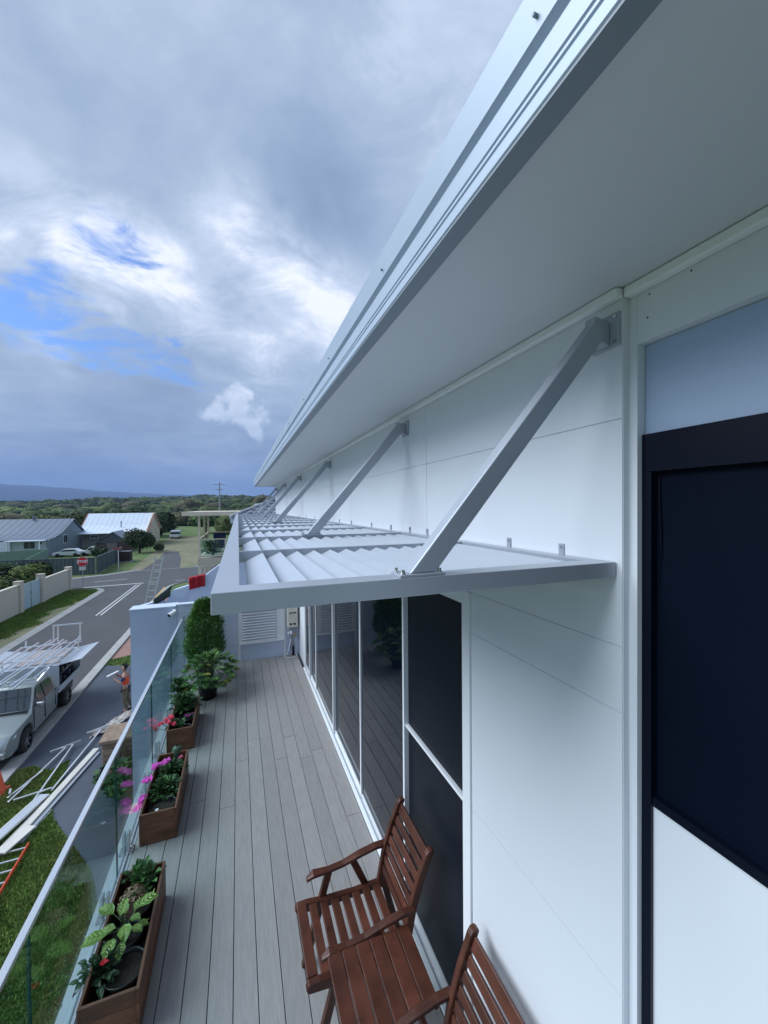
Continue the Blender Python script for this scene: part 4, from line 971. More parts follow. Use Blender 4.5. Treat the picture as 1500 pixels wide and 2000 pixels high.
tframe((-5.36, 15.55), (-5.88, 13.3), (-5.72, 15.35), (-5.02, 15.75), 'nearer aluminium T frame with two rails lying over the grass edge', ((-5.2, 15.62), (-5.25, 13.1)), ((-5.75, 13.25), (-4.98, 13.45)))
tframe((-4.62, 16.35), (-4.98, 13.4), (-5.0, 16.2), (-4.40, 16.5), 'farther aluminium T frame reaching towards the stone pillar')
tframe((-5.55, 14.4), (-5.98, 13.5), (-6.0, 13.7), (-5.93, 13.5), 'short grey folded trestle piece on the grass beside the kerb')
# orange ladder near, on the lawn
m_or = mat('orange red fibreglass', (.50, .06, .02), .5); 
def ladder(label, a, b, wid, m, side, nr, up=(0, 0, 1), rungm=m_rail, name='ladder', rr=.016, sw=.03, sh=.075):
    a, b, side = Vector(a), Vector(b), Vector(side).normalized(); t = thing(name, a, label, 'ladder'); 
    for s in (-.5, .5): MB().bar(a + side * wid * s, b + side * wid * s, sw, sh, (b - a).cross(side)).build('rail', m, t, bevel=.003)
    for i in range(nr):
        p = a + (b - a) * ((i + .6) / nr); MB().bar(p - side * (wid / 2 - sw / 2 - .001), p + side * (wid / 2 - sw / 2 - .001), .035, .03, (b - a)).build('rung', rungm, t)
    return t
ladder('orange red step ladder lying on the lawn at the left edge', (-4.88, 9.3, G + .09), (-4.93, 11.4, G + .09), .5, m_or, (1, 0.03, 0), 7)
cone = thing('traffic_cone', (-6.35, 14.05, G), 'orange traffic cone on the grass beside the kerb', 'traffic cone')
k = MB(); k.lathe((-6.38, 13.95, G + .03), [(.17, 0), (.155, .02), (.10, .32), (.03, .68), (.024, .70), (.001, .70)], 24); k.build('body', mat('orange cone plastic', (.62, .09, .03), .5), cone, smooth=True)
B('base', mat('orange cone base', (.5, .07, .03), .6), cone, -6.58, -6.18, 13.75, 14.15, G + .005, G + .035, bevel=.008)
# ladder standing against the blade wall, and the tall one beyond the parapets
ladder('aluminium ladder leaning against the blue grey wall next to the person', (-3.85, 17.15, G + .02), (-2.2, 17.9, -4.35), .42, m_steel, (.35, -.95, 0), 11)
k = thing('folded_ladder', (-2.6, 11.6, G), 'open aluminium step ladder seen through the glass balustrade', 'ladder')
for sx in (-.28, .28):
    MB().bar((-2.05 + sx, 11.5, G + .01), (-1.95 + sx * .6, 12.0, G + 2.6), .03, .07, (0, 1, 0)).build('rail', m_steel, k); MB().bar((-2.05 + sx, 12.6, G + .01), (-1.95 + sx * .6, 12.03, G + 2.6), .03, .05, (0, 1, 0)).build('rail', m_steel, k)
for i in range(8):
    z = .3 * (i + 1); y = 11.5 + .5 * z / 2.6; w_ = .26 - .1 * z / 2.6; MB().box(-2.05 - w_ + .04 * z / 2.6, -2.05 + w_ + .07 * z / 2.6, y - .03, y + .04, G + z - .012, G + z + .012).build('tread', m_steel, k)
ladder('long aluminium extension ladder standing tall over the street corner', (-4.62, 20.4, G), (-3.36, 20.2, -2.16), .36, m_alu, (.94, -.35, 0), 20, sw=.035, sh=.06)
dc = thing('drop_cloth', (-4.4, 16.7, G), 'crumpled white drop cloth spread at the foot of the ladder', 'drop cloth')
V = []; F = []; nu, nv = 34, 20
for i in range(nu + 1):
    for j in range(nv + 1):
        u, v = i / nu, j / nv; x = -4.85 + 1.1 * u; y = 16.15 + 1.5 * u + (.30 + .5 * math.sin(u * 3)) * (v - .5) * 1.1
        V.append((x + .06 * noise.noise((u * 6, v * 5, 2)), y, G + .03 + .11 * abs(noise.noise((u * 7, v * 6, 0))) + .05 * noise.noise((u * 15, v * 13, 4)) * (1 if 0 < v < 1 else 0) + .02))
for i in range(nu):
    for j in range(nv): a = i * (nv + 1) + j; F.append((a, a + nv + 1, a + nv + 2, a + 1))
k = MB(); k.add(V, F); k.build('cloth', mat('paint spattered cloth', (.66, .64, .60), .9, nscale=7, namt=.3, col2=(.34, .26, .22)), dc, smooth=True)

# ------------------------------------------------------------------ person
m_skin = mat('skin', (.36, .20, .14), .6); m_vest = mat('orange work vest', (.75, .09, .03), .8, nscale=8, namt=.15); m_shirt = mat('pale grey shirt', (.50, .50, .52), .85)
m_khaki = mat('khaki trousers', (.15, .13, .08), .9, nscale=10, namt=.15); m_navy = mat('navy cloth', (.02, .035, .09), .85); m_hair = mat('dark hair', (.015, .012, .01), .7); m_boot = mat('dark boots', (.02, .018, .016), .6)
per = thing('person', (-4.2, 17.8, G), 'person in an orange work vest and khaki trousers holding a white tube to the face', 'person')
def skin(name, joints, m, root=0, sub=2, parent=per):
    me = bpy.data.meshes.new(name); vs = [j[0] for j in joints]; es = [(i, j[2]) for i, j in enumerate(joints) if j[2] is not None]; o0 = wloc(parent)
    me.from_pydata([(Vector(v) - o0) for v in vs], es, []); o = bpy.data.objects.new(name, me); C.objects.link(o); o.parent = parent; me.materials.append(m)
    o.modifiers.new('skin', 'SKIN'); 
    for i, j in enumerate(joints):
        d = me.skin_vertices[0].data[i]; r = j[1]; d.radius = r if isinstance(r, tuple) else (r, r); d.use_root = (i == root)
    s = o.modifiers.new('sub', 'SUBSURF'); s.levels = sub; s.render_levels = sub; o.modifiers['skin'].use_smooth_shade = True
    return o
cx, cy = -4.2, 17.8
def P3(x, y, z): return (cx + x, cy + y, G + z)
# faces -X; slight stride; left arm raised to the face, right arm bent at the chest
pel = P3(0, 0, .95)
body = [(pel, (.15, .12), None), (P3(.01, 0, 1.12), (.135, .10), 0), (P3(0, 0, 1.32), (.165, .115), 1), (P3(-.01, 0, 1.44), (.13, .09), 2), (P3(-.02, 0, 1.53), .055, 3), (P3(-.035, 0, 1.60), (.075, .08), 4), (P3(-.04, 0, 1.70), (.09, .082), 5), (P3(-.03, 0, 1.77), (.07, .065), 6),
        (P3(-.01, -.19, 1.42), .058, 3), (P3(-.10, -.25, 1.20), .045, 8), (P3(-.30, -.14, 1.33), .036, 9), (P3(-.36, -.10, 1.40), (.04, .02), 10),
        (P3(-.01, .19, 1.42), .058, 3), (P3(-.06, .27, 1.18), .045, 12), (P3(-.30, .12, 1.40), .036, 13), (P3(-.34, .07, 1.50), (.04, .02), 14),
        (P3(.01, -.09, .88), .095, 0), (P3(-.02, -.10, .50), .062, 16), (P3(.05, -.10, .10), .042, 17), (P3(-.10, -.11, .045), (.04, .035), 18),
        (P3(.01, .09, .88), .095, 0), (P3(.03, .10, .50), .062, 20), (P3(.17, .10, .10), .042, 21), (P3(.03, .11, .045), (.04, .035), 22)]
skin('body', body, m_skin)
for base_, dr in ((P3(-.36, -.10, 1.40), Vector((-.6, .5, .6))), (P3(-.34, .07, 1.50), Vector((-.5, -.5, .7)))):
    for f_ in range(5):
        s0 = Vector(base_) + Vector((0, .017 * (f_ - 1.5), .005)); l = (.075, .085, .08, .065, .055)[f_]; d_ = dr.normalized() + (Vector((0, 0, -.6)) if f_ == 4 else Vector((0, 0, 0)))
        skin('finger', [(s0, .011, None), (s0 + d_ * l * .5, .010, 0), (s0 + d_ * l * .85 + Vector((.015, 0, .02)), .008, 1)], m_skin, sub=1)
nose = MB(); nose.cyl(P3(-.125, 0, 1.70), P3(-.155, 0, 1.675), .012, .018, 8); nose.build('nose', m_skin, per, smooth=True)
for sy in (-1, 1):
    e = MB(); e.cyl(P3(-.118, .032 * sy, 1.715), P3(-.126, .032 * sy, 1.715), .011, n=8); e.build('eye', m_hair, per)
    e = MB(); e.lathe(P3(-.03, .088 * sy, 1.67), [(.010, 0), (.018, .02), (.014, .05), (.002, .06)], 8); e.build('ear', m_skin, per, smooth=True)
e = MB(); e.box(*[v for v in (cx - .131, cx - .122, cy - .022, cy + .022, G + 1.640, G + 1.648)]); e.build('mouth', mat('lips', (.25, .08, .07), .6), per)
skin('hair', [(P3(-.01, 0, 1.735), (.098, .098), None), (P3(.0, 0, 1.80), (.085, .08), 0), (P3(.045, 0, 1.70), (.075, .085), 0)], m_hair)
skin('shirt', [(P3(.0, 0, .92), (.155, .125), None), (P3(.01, 0, 1.12), (.148, .113), 0), (P3(0, 0, 1.32), (.17, .12), 1), (P3(-.01, 0, 1.44), (.145, .1), 2)], m_shirt)
skin('vest', [(P3(.0, 0, .97), (.17, .14), None), (P3(.01, 0, 1.18), (.155, .12), 0), (P3(0, 0, 1.32), (.180, .13), 1), (P3(-.01, 0, 1.43), (.15, .10), 2)], m_vest)
for sy, el in ((-1, 9), (1, 13)):
    skin('sleeve', [(body[8 if sy < 0 else 12][0], .07, None), (tuple((Vector(body[8 if sy < 0 else 12][0]) * .15 + Vector(body[el][0]) * .85)), .06, 0)], m_shirt if sy > 0 else m_navy)
skin('collar', [(P3(-.005, 0, 1.42), (.17, .1), None), (P3(-.01, 0, 1.49), (.10, .08), 0)], m_shirt)
skin('trousers', [(P3(0, 0, .93), (.155, .125), None), (P3(.01, -.09, .86), .108, 0), (P3(-.02, -.10, .50), .078, 1), (P3(.045, -.10, .13), .062, 2), (P3(.01, .09, .86), .108, 0), (P3(.03, .10, .50), .078, 4), (P3(.165, .10, .13), .062, 5)], m_khaki)
skin('waist_wrap', [(P3(0, 0, 1.06), (.163, .13), None), (P3(.0, 0, .92), (.175, .145), 0), (P3(.0, 0, .84), (.17, .145), 1)], m_navy)
for b_ in ((.05, -.10), (.17, .10)): skin('boot', [(P3(b_[0], b_[1], .12), .055, None), (P3(b_[0], b_[1], .05), (.052, .05), 0), (P3(b_[0] - .17, b_[1] - .01, .04), (.048, .036), 1)], m_boot)
tb = thing('white_tube', P3(-.36, 0, 1.5), 'white paper tube held up to the face by the person', 'tube'); k = MB(); k.cyl(P3(-.22, .0, 1.60), P3(-.60, -.02, 1.44), .035, .04, 14); k.build('tube', m_trim, tb, smooth=False)

# ------------------------------------------------------------------ parked ute
m_car = mat('silver green car paint', (.33, .37, .36), .28, .55, coat=.6); m_tyre = mat('tyre rubber', (.014, .014, .015), .8, nscale=20, namt=.1); m_rim = mat('alloy rim', (.45, .46, .47), .3, .9)
m_plas = mat('dark plastic', (.02, .02, .022), .5); m_lamp = mat('headlamp glass', (.55, .58, .60), .08, .3, coat=1.); m_blue = mat('dark blue tool boxes', (.02, .035, .08), .6, nscale=3, namt=.4, bump=.2)
ute = thing('parked_ute', (-7.55, 17.5, G), 'silver dual cab ute parked at the kerb with open canopy and loaded aluminium rack', 'ute')
OX, OY, OZ = -7.45, 14.95, G + .03; hwid = .90
sidep = [(.0, .42), (.02, .30), (.30, .26), (.58, .34), (.60, .52), (.68, .70), (.86, .82), (1.14, .84), (1.38, .74), (1.50, .55), (1.53, .34), (1.70, .30), (3.32, .32), (3.42, .42), (3.42, 1.10),
         (3.36, 1.12), (3.22, 1.60), (3.05, 1.72), (2.6, 1.78), (2.2, 1.775), (2.02, 1.72), (1.42, 1.14), (1.36, 1.10), (.9, 1.06), (.4, .98), (.16, .88), (.06, .74), (.0, .60)]
bm = bmesh.new(); nx_ = 7
def xat(f, y, z):
    w = hwid
    if z > 1.10: w -= (z - 1.10) * .27
    if z < .45: w -= .03
    if y < .8: w -= .15 * (1 - y / .8) ** 2 * (1 if abs(f) > .5 else 0)
    if z > 1.5: pass
    return f * w
rows = []
for k in range(nx_):
    f = -1 + 2 * k / (nx_ - 1)
    f = math.copysign(abs(f) ** .6, f) if f else 0
    row = []
    for (y, z) in sidep:
        dy = .10 * (f * f) if y < .3 else 0
        dz = -.035 * abs(f) ** 3 if z > .9 else 0
        row.append(bm.verts.new((OX + xat(f, y, z), OY + y + dy, OZ + z + dz)))
    rows.append(row)
ns = len(sidep)
for k in range(nx_ - 1):
    for i in range(ns): bm.faces.new((rows[k][i], rows[k + 1][i], rows[k + 1][(i + 1) % ns], rows[k][(i + 1) % ns]))
# sides: lower body and glasshouse as triangulated faces
for row in (rows[0], list(reversed(rows[-1]))): bm.faces.new(row)
bmesh.ops.recalc_face_normals(bm, faces=bm.faces); bmesh.ops.triangulate(bm, faces=[f for f in bm.faces if len(f.verts) > 4])
me = bpy.data.meshes.new('body'); o0 = wloc(ute)
for v in bm.verts: v.co -= o0
bm.to_mesh(me); bm.free(); me.materials.append(m_car); o = bpy.data.objects.new('body', me); C.objects.link(o); o.parent = ute
bv = o.modifiers.new('bevel', 'BEVEL'); bv.width = .035; bv.segments = 3; bv.limit_method = 'ANGLE'; bv.angle_limit = R(50)
for p_ in me.polygons: p_.use_smooth = True
wn = o.modifiers.new('wn', 'WEIGHTED_NORMAL')
def cpt(f, y, z, out=.006): return Vector((OX + xat(f, y, z) + (out if f > 0 else -out), OY + y, OZ + z))
def cpoly(name, pts, m, f, th=.006):
    vs = [cpt(f, y, z, th) for y, z in pts] + [cpt(f, y, z, -.02) for y, z in pts]; n = len(pts)
    return MB().add(vs, [tuple(range(n)), tuple(range(2 * n - 1, n - 1, -1))] + [(i, n + i, n + (i + 1) % n, (i + 1) % n) for i in range(n)]).build(name, m, ute)
for f in (-1, 1):
    cpoly('side_window', [(1.62, 1.16), (2.34, 1.15), (2.36, 1.66), (2.14, 1.65)], m_cglass, f); cpoly('side_window', [(2.42, 1.15), (3.12, 1.17), (3.10, 1.58), (2.98, 1.64), (2.42, 1.66)], m_cglass, f)
    cpoly('door_gap', [(2.375, .45), (2.385, .45), (2.385, 1.14), (2.375, 1.14)], m_plas, f, .003); cpoly('door_gap', [(1.56, .45), (1.568, .45), (1.568, 1.12), (1.56, 1.12)], m_plas, f, .003); cpoly('door_gap', [(3.2, .5), (3.208, .5), (3.208, 1.12), (3.2, 1.12)], m_plas, f, .003)
    for y in (2.18, 3.0): MB().box(OX + f * (hwid + .03) - .012, OX + f * (hwid + .03) + .012, OY + y, OY + y + .17, OZ + .98, OZ + 1.01).build('door_handle', m_rim, ute, bevel=.006)
    mi = MB(); mi.obox((OX + f * 1.0, OY + 1.72, OZ + 1.19), (.22, .12, .16), Matrix.Rotation(f * -.2, 3, 'Z')); mi.build('mirror', m_rim, ute, bevel=.03)
    hl = MB(); hl.add([Vector((OX + f * a, OY + b, OZ + c)) for a, b, c in ((.45, .04, .70), (.72, .14, .70), (.88, .44, .80), (.86, .46, .90), (.70, .22, .88), (.46, .10, .84), (.45, .2, .7), (.8, .4, .72), (.7, .4, .86))], [(0, 1, 4, 5), (1, 2, 3, 4), (0, 6, 7, 1), (5, 4, 8), (3, 2, 7)]); hl.build('headlight', m_lamp, ute)
    fl_ = MB(); fl_.cyl((OX + f * .68, OY + .03, OZ + .46), (OX + f * .68, OY + .10, OZ + .46), .055, n=14); fl_.build('fog_light', m_lamp, ute)
ws = MB(); pts = [(1.46, 1.165), (2.00, 1.70)]
ws.add([Vector((OX + a * w_, OY + y - .012, OZ + z + .012)) for (y, z), w_ in ((pts[0], .80), (pts[1], .66)) for a in (-1, 1)] + [Vector((OX + a * w_, OY + y + .02, OZ + z - .02)) for (y, z), w_ in ((pts[0], .80), (pts[1], .66)) for a in (-1, 1)], [(0, 1, 3, 2), (4, 6, 7, 5), (0, 4, 5, 1), (2, 3, 7, 6), (0, 2, 6, 4), (1, 5, 7, 3)]); ws.build('windscreen', m_cglass, ute)
B('grille', m_plas, ute, OX - .42, OX + .42, OY - .014, OY + .05, OZ + .60, OZ + .80, bevel=.01); B('grille_bar', m_rim, ute, OX - .40, OX + .40, OY - .026, OY - .015, OZ + .68, OZ + .705)
B('bumper', m_car, ute, OX - .78, OX + .78, OY - .05, OY + .12, OZ + .36, OZ + .54, bevel=.035); B('number_plate', m_trim, ute, OX - .18, OX + .18, OY - .06, OY - .051, OZ + .40, OZ + .50)
B('scuttle', m_plas, ute, OX - .78, OX + .78, OY + 1.375, OY + 1.44, OZ + 1.12, OZ + 1.158)
B('bonnet_line', m_plas, ute, OX - .62, OX - .61, OY + .5, OY + 1.3, OZ + 1.0, OZ + 1.02)
an = MB(); an.cyl((OX - .1, OY + 2.35, OZ + 1.77), (OX - .1, OY + 2.25, OZ + 1.90), .006, n=6); an.build('antenna', m_plas, ute)
def wheel(x, y, sx):
    w = MB(); c = Vector((x, y, OZ - .03 + .36)); ax = Vector((sx, 0, 0))
    prof = [(.23, -.115), (.33, -.11), (.358, -.08), (.36, 0), (.358, .08), (.33, .11), (.23, .115)]; n = 28; vs = []
    for r, t in prof:
        for i in range(n): a = 6.2832 * i / n; vs.append(c + ax * t + Vector((0, math.cos(a) * r, math.sin(a) * r)))
    w.add(vs, [(j * n + i, j * n + (i + 1) % n, (j + 1) * n + (i + 1) % n, (j + 1) * n + i) for j in range(6) for i in range(n)]); wo_ = w.build('wheel', m_tyre, ute, smooth=True)
    rm = MB(); rm.cyl(c + ax * .02, c + ax * .04, .23, n=24)
    for i in range(6):
        a = 6.2832 * i / 6; d = Vector((0, math.cos(a), math.sin(a))); rm.bar(c + ax * .06, c + ax * .085 + d * .22, .055, .03, ax)
    rm.cyl(c + ax * .04, c + ax * .105, .05, n=12); rm.build('rim', m_rim, wo_)
    ar = MB(); 
    ar.cyl(c - ax * .12, c - ax * .10, .42, n=24); ar.build('wheel_arch', m_plas, ute)
for y in (OY + 1.03, OY + 4.28):
    wheel(OX + .82, y, 1); wheel(OX - .82, y, -1)
B('axle', m_plas, ute, OX - .7, OX + .7, OY + .9, OY + 5.4, OZ + .28, OZ + .42)
# tray, canopy
TY0, TY1 = OY + 3.48, OY + 5.75
B('tray', m_aluw, ute, OX - .92, OX + .92, TY0, TY1, OZ + .80, OZ + .90, bevel=.01); B('mudguard', m_plas, ute, OX + .6, OX + .93, OY + 3.82, OY + 4.76, OZ + .70, OZ + .799); B('mudguard', m_plas, ute, OX - .93, OX - .6, OY + 3.82, OY + 4.76, OZ + .70, OZ + .799)
B('canopy_floor', m_plas, ute, OX - .88, OX + .88, TY0 + .03, TY1 - .03, OZ + .901, OZ + .93); B('canopy_end', m_aluw, ute, OX - .90, OX + .90, TY0 + .03, TY0 + .07, OZ + .93, OZ + 1.82); B('canopy_end', m_aluw, ute, OX - .90, OX + .90, TY1 - .07, TY1 - .03, OZ + .93, OZ + 1.82)
B('canopy_roof', m_aluw, ute, OX - .90, OX + .90, TY0 + .03, TY1 - .03, OZ + 1.82, OZ + 1.86, bevel=.01); B('canopy_divider', m_plas, ute, OX - .02, OX + .02, TY0 + .07, TY1 - .07, OZ + .93, OZ + 1.82)
B('shelf', m_plas, ute, OX - .86, OX - .021, TY0 + .08, TY1 - .08, OZ + 1.38, OZ + 1.40); B('shelf', m_plas, ute, OX + .021, OX + .86, TY0 + .08, TY1 - .08, OZ + 1.38, OZ + 1.40)
B('side_flap', m_aluw, ute, OX + .90, OX + .925, TY0 + .03, TY1 - .03, OZ + .905, OZ + 1.05); 
for f in (-1, 1):
    dd = MB(); a = Vector((OX + f * .91, 0, OZ + 1.84)); b = Vector((OX + f * 1.62, 0, OZ + 1.98)); dd.add([(p.x, y, p.z + z) for z in (0, .025) for p, y in ((a, TY0 + .1), (b, TY0 + .1), (b, TY1 - .1), (a, TY1 - .1))], BOXF); dr_ = dd.build('canopy_door', m_aluw, ute, bevel=.004)
    MB().cyl((OX + f * .9, TY0 + .2, OZ + 1.5), (OX + f * 1.35, TY0 + .2, OZ + 1.92), .012, n=8).build('gas_strut', m_steel, dr_); MB().cyl((OX + f * .9, TY1 - .2, OZ + 1.5), (OX + f * 1.35, TY1 - .2, OZ + 1.92), .012, n=8).build('gas_strut', m_steel, dr_)
rb = random.Random(2)
for i in range(9):
    y = TY0 + .12 + .22 * i; z = OZ + (.931 if i % 2 else 1.401); h_ = rb.uniform(.2, .38)
    t_ = thing('tool_box', (OX + .65, y, z), ('dark blue tool crate on the floor of the open ute canopy, %s' % ['nearest the cab', 'second from the cab', 'third from the cab', 'nearest the tail'][i // 2]) if i % 2 else ('black tool case on the ute canopy shelf, %s' % ['nearest the cab', 'second from the cab', 'in the middle', 'second from the tail', 'nearest the tail'][i // 2]), 'tool box', 'boxes and cases stored in the open ute canopy')
    B('case', m_blue if i % 2 else m_plas, t_, OX + .45, OX + .82, y, y + .18, z, z + h_, bevel=.015); B('handle', m_rim, t_, OX + .60, OX + .70, y + .07, y + .1, z + h_ + .0005, z + h_ + .025)
# rack
rk = thing('ladder_rack', (OX, OY + 3.6, OZ + 2.1), 'white aluminium rack frame standing over the ute cab and canopy', 'rack')
def rb_(nm, a, b, w=.04, h=.04, m=m_rail, t=rk): return MB().bar(Vector(a), Vector(b), w, h).build(nm, m, t, bevel=.004)
ZR = OZ + 2.12
for y in (OY + 1.55, OY + 2.75, OY + 3.7, OY + 5.55): rb_('cross_bar', (OX - 1.0, y, ZR), (OX + 1.0, y, ZR), .05, .04)
for x in (-.92, .92):
    rb_('side_rail', (OX + x, OY + 1.5, ZR + .041), (OX + x, OY + 5.6, ZR + .041)); 
    for y in (OY + 3.7, OY + 5.55): rb_('post', (OX + x * .96, y, OZ + 1.862), (OX + x * .96, y, ZR - .021))
    rb_('upright', (OX + x, OY + 5.55, ZR + .062), (OX + x, OY + 5.55, ZR + .26), .05, .05)
rb_('post', (OX - .70, OY + 2.3, OZ + 1.78), (OX - .9, OY + 2.75, ZR - .021)); rb_('post', (OX + .70, OY + 2.3, OZ + 1.78), (OX + .9, OY + 2.75, ZR - .021))
lod = thing('aluminium_sections', (OX, OY + 3.5, ZR + .1), 'bundle of long white aluminium frames tied on top of the ute rack', 'aluminium frames')
for i, (xa, xb, ya, yb_, za, zb_) in enumerate([(-.75, -.55, .9, 5.7, .09, .09), (-.5, -.2, .6, 5.9, .09, .09), (-.3, .02, .7, 5.9, .09, .12), (.05, .28, .8, 5.8, .09, .09), (.2, .5, .5, 5.5, .12, .12), (.55, .85, .9, 5.9, .09, .10), (.78, .62, .6, 4.6, .13, .13), (-.85, -.9, 1.2, 5.2, .1, .1)]):
    rb_('rail', (OX + xa, OY + ya, ZR + za), (OX + xb, OY + yb_, ZR + zb_), .045, .06, m_rail, lod)
for i, (xa, xb, ya, yb_) in enumerate([(-.8, .1, 2.1, 2.2), (-.3, .9, 3.2, 3.0), (.0, .9, 4.9, 5.0)]): rb_('cross_piece', (OX + xa, OY + ya, ZR + .165), (OX + xb, OY + yb_, ZR + .165), .04, .035, m_rail, lod)
ps = mat('pale foam sheet', (.55, .48, .45), .8, nscale=3, namt=.2)
sh_ = thing('packing_sheet', (OX + .1, OY + 4.7, OZ + 1.87), 'pale sheet of packing lying on the ute canopy roof', 'sheet'); B('sheet', ps, sh_, OX - .6, OX + .75, OY + 3.8, OY + 5.5, OZ + 1.862, OZ + 1.90, bevel=.01)
hf = thing('goalpost_frame', (OX + .5, OY + 5.4, ZR), 'tall white upright rectangular frame at the rear of the ute rack', 'frame')
for x in (.07, .22, 1.0): rb_('upright', (OX + x, OY + 5.42, ZR + .1), (OX + x, OY + 5.42, ZR + .80), .05, .05, m_rail, hf)
rb_('top_bar', (OX + .03, OY + 5.42, ZR + .826), (OX + 1.08, OY + 5.42, ZR + .826), .05, .05, m_rail, hf)

# ------------------------------------------------------------------ cream street wall, gate, hedges, signs
cw = thing('street_wall', (-15.7, 40, G), 'cream rendered street wall with taller pillars beside the grass strip', 'wall')
for a, b, z in ((18, 28, -5.75), (28.4, 37.35, -5.75), (41.45, 46.7, -5.95)): 
    B('wall', m_cream, cw, -15.85, -15.62, a, b, G - .1, z); B('coping', m_cream, cw, -15.88, -15.59, a, b, z + .001, z + .05)
m_creamt = mat('tan pillar cap', (.50, .42, .36), .8)
for y, z in ((28.2, -5.55), (37.6, -5.50), (41.2, -5.50), (46.95, -5.72)):
    p = B('pillar', m_cream, cw, -15.98, -15.50, y - .24, y + .24, G - .1, z); B('cap', m_creamt if y < 46 else m_cream, p, -16.0, -15.48, y - .26, y + .26, z + .001, z + .05)
gt_ = thing('glass_gate', (-15.7, 39.4, G), 'pale blue glass gate between two cream pillars', 'gate')
m_gateg = mat('frosted blue glass', (.45, .58, .62), .4); 
for a, b in ((37.9, 39.35), (39.42, 40.92)): B('pane', m_gateg, gt_, -15.74, -15.70, a, b, G + .08, -5.8)
for y in (37.86, 39.385, 40.95): B('post', m_steel, gt_, -15.76, -15.68, y - .03, y + .03, G, -5.75)
B('latch', m_black, gt_, -15.68, -15.66, 39.3, 39.45, -6.7, -6.6)
def hedge(name, x0, x1, y0, y1, z1, label, n, cols, sz=.16):
    t = thing(name, ((x0 + x1) / 2, (y0 + y1) / 2, G), label, 'hedge'); mb = MB(); c = Vector(((x0 + x1) / 2, (y0 + y1) / 2, (G + z1) / 2)); hx, hy, hz = (x1 - x0) / 2, (y1 - y0) / 2, (z1 - G) / 2
    for _ in range(n):
        d = Vector((random.gauss(0, 1), random.gauss(0, 1), random.gauss(.2, 1))).normalized(); e = 4.
        k = (abs(d.x) ** e + abs(d.y) ** e + abs(d.z) ** e) ** (-1 / e) * Rnd(.86, 1.02) * (1 + .06 * noise.noise(d * 4))
        p = c + Vector((d.x * k * hx, d.y * k * hy, d.z * k * hz)); col = random.choice(cols); f = Rnd(.7, 1.35); mb.cur = tuple(v * f for v in col)
        mb.quad(p, d + Vector((Rnd(-.5, .5), Rnd(-.5, .5), Rnd(-.3, .6))), sz * Rnd(.6, 1.2))
    mb.build('foliage', m_fol, t)
    q = MB(); q.box(x0 + hx * .25, x1 - hx * .25, y0 + hy * .2, y1 - hy * .2, G, z1 - hz * .3); q.build('core', mat('hedge core', (.015, .025, .01), .95), t)
YG = [(.085, .115, .03), (.10, .13, .035), (.06, .09, .025)]
hedge('round_hedge', -18.6, -16.6, 41.9, 46.8, -4.95, 'rounded yellow green clipped hedge behind the wall near its end pillar', 2600, YG)
hedge('round_hedge', -18.2, -16.3, 34.8, 40.6, -5.12, 'rounded yellow green clipped hedge behind the glass gate', 2200, YG)
hedge('long_hedge', -28, -19.2, 46.5, 48.2, -5.0, 'long dark green clipped hedge behind the rounded hedges', 2400, DG + G1)
hedge('long_hedge', -20.6, -19.3, 28, 46.4, -5.1, 'dark hedge running beside the rounded hedges in the corner garden', 2200, DG + G1)
# stop sign
ss = thing('stop_sign', (-14.87, 47.9, G), 'red octagonal STOP sign on a grey post at the street corner', 'sign')
m_redp = mat('red sign paint', (.55, .012, .02), .4); m_post = mat('galvanised post', (.32, .35, .37), .5, .5)
MB().cyl((-14.87, 47.95, G), (-14.87, 47.95, -4.95), .035, n=10).build('post', m_post, ss)
ac = math.pi / 8
def octo(r, y, m, nm, th=.006):
    return MB().prism([(-14.87 + r * math.cos(ac + k * math.pi / 4), -5.33 + r * math.sin(ac + k * math.pi / 4)) for k in range(8)], y, y + th, 'y').build(nm, m, ss)
octo(.50, 47.905, m_line, 'border'); octo(.465, 47.898, m_redp, 'face')
def text(s, loc, size, m, parent, rot=(R(90), 0, 0), name='lettering'):
    cu = bpy.data.curves.new(name, 'FONT'); cu.body = s; cu.size = size; cu.align_x = 'CENTER'; cu.align_y = 'CENTER'; cu.extrude = .002; cu.offset = .012
    o = bpy.data.objects.new(name, cu); C.objects.link(o); bpy.context.view_layer.update(); me = bpy.data.meshes.new_from_object(o.evaluated_get(bpy.context.evaluated_depsgraph_get())); bpy.data.objects.remove(o)
    me.materials.clear(); me.materials.append(m); o = bpy.data.objects.new(name, me); C.objects.link(o); o.parent = parent; o.location = Vector(loc) - (wloc(parent) if parent else Vector()); o.rotation_euler = rot; return o
text('STOP', (-14.87, 47.893, -5.33), .36, mat('white sign lettering', (.8, .8, .8), .4), ss)
B('plate', m_line, ss, -15.15, -14.59, 47.9, 47.906, -6.20, -5.84)
sn = thing('street_name_post', (-14.28, 58.0, G), 'thin pale post with a small reddish blade on top at the lane corner', 'sign post')
MB().cyl((-14.28, 58.2, G), (-14.28, 58.2, -5.15), .05, n=8).build('post', m_line, sn); B('blade', mat('reddish sign blade', (.35, .06, .04), .6), sn, -14.9, -13.9, 58.18, 58.22, -5.15, -4.95)
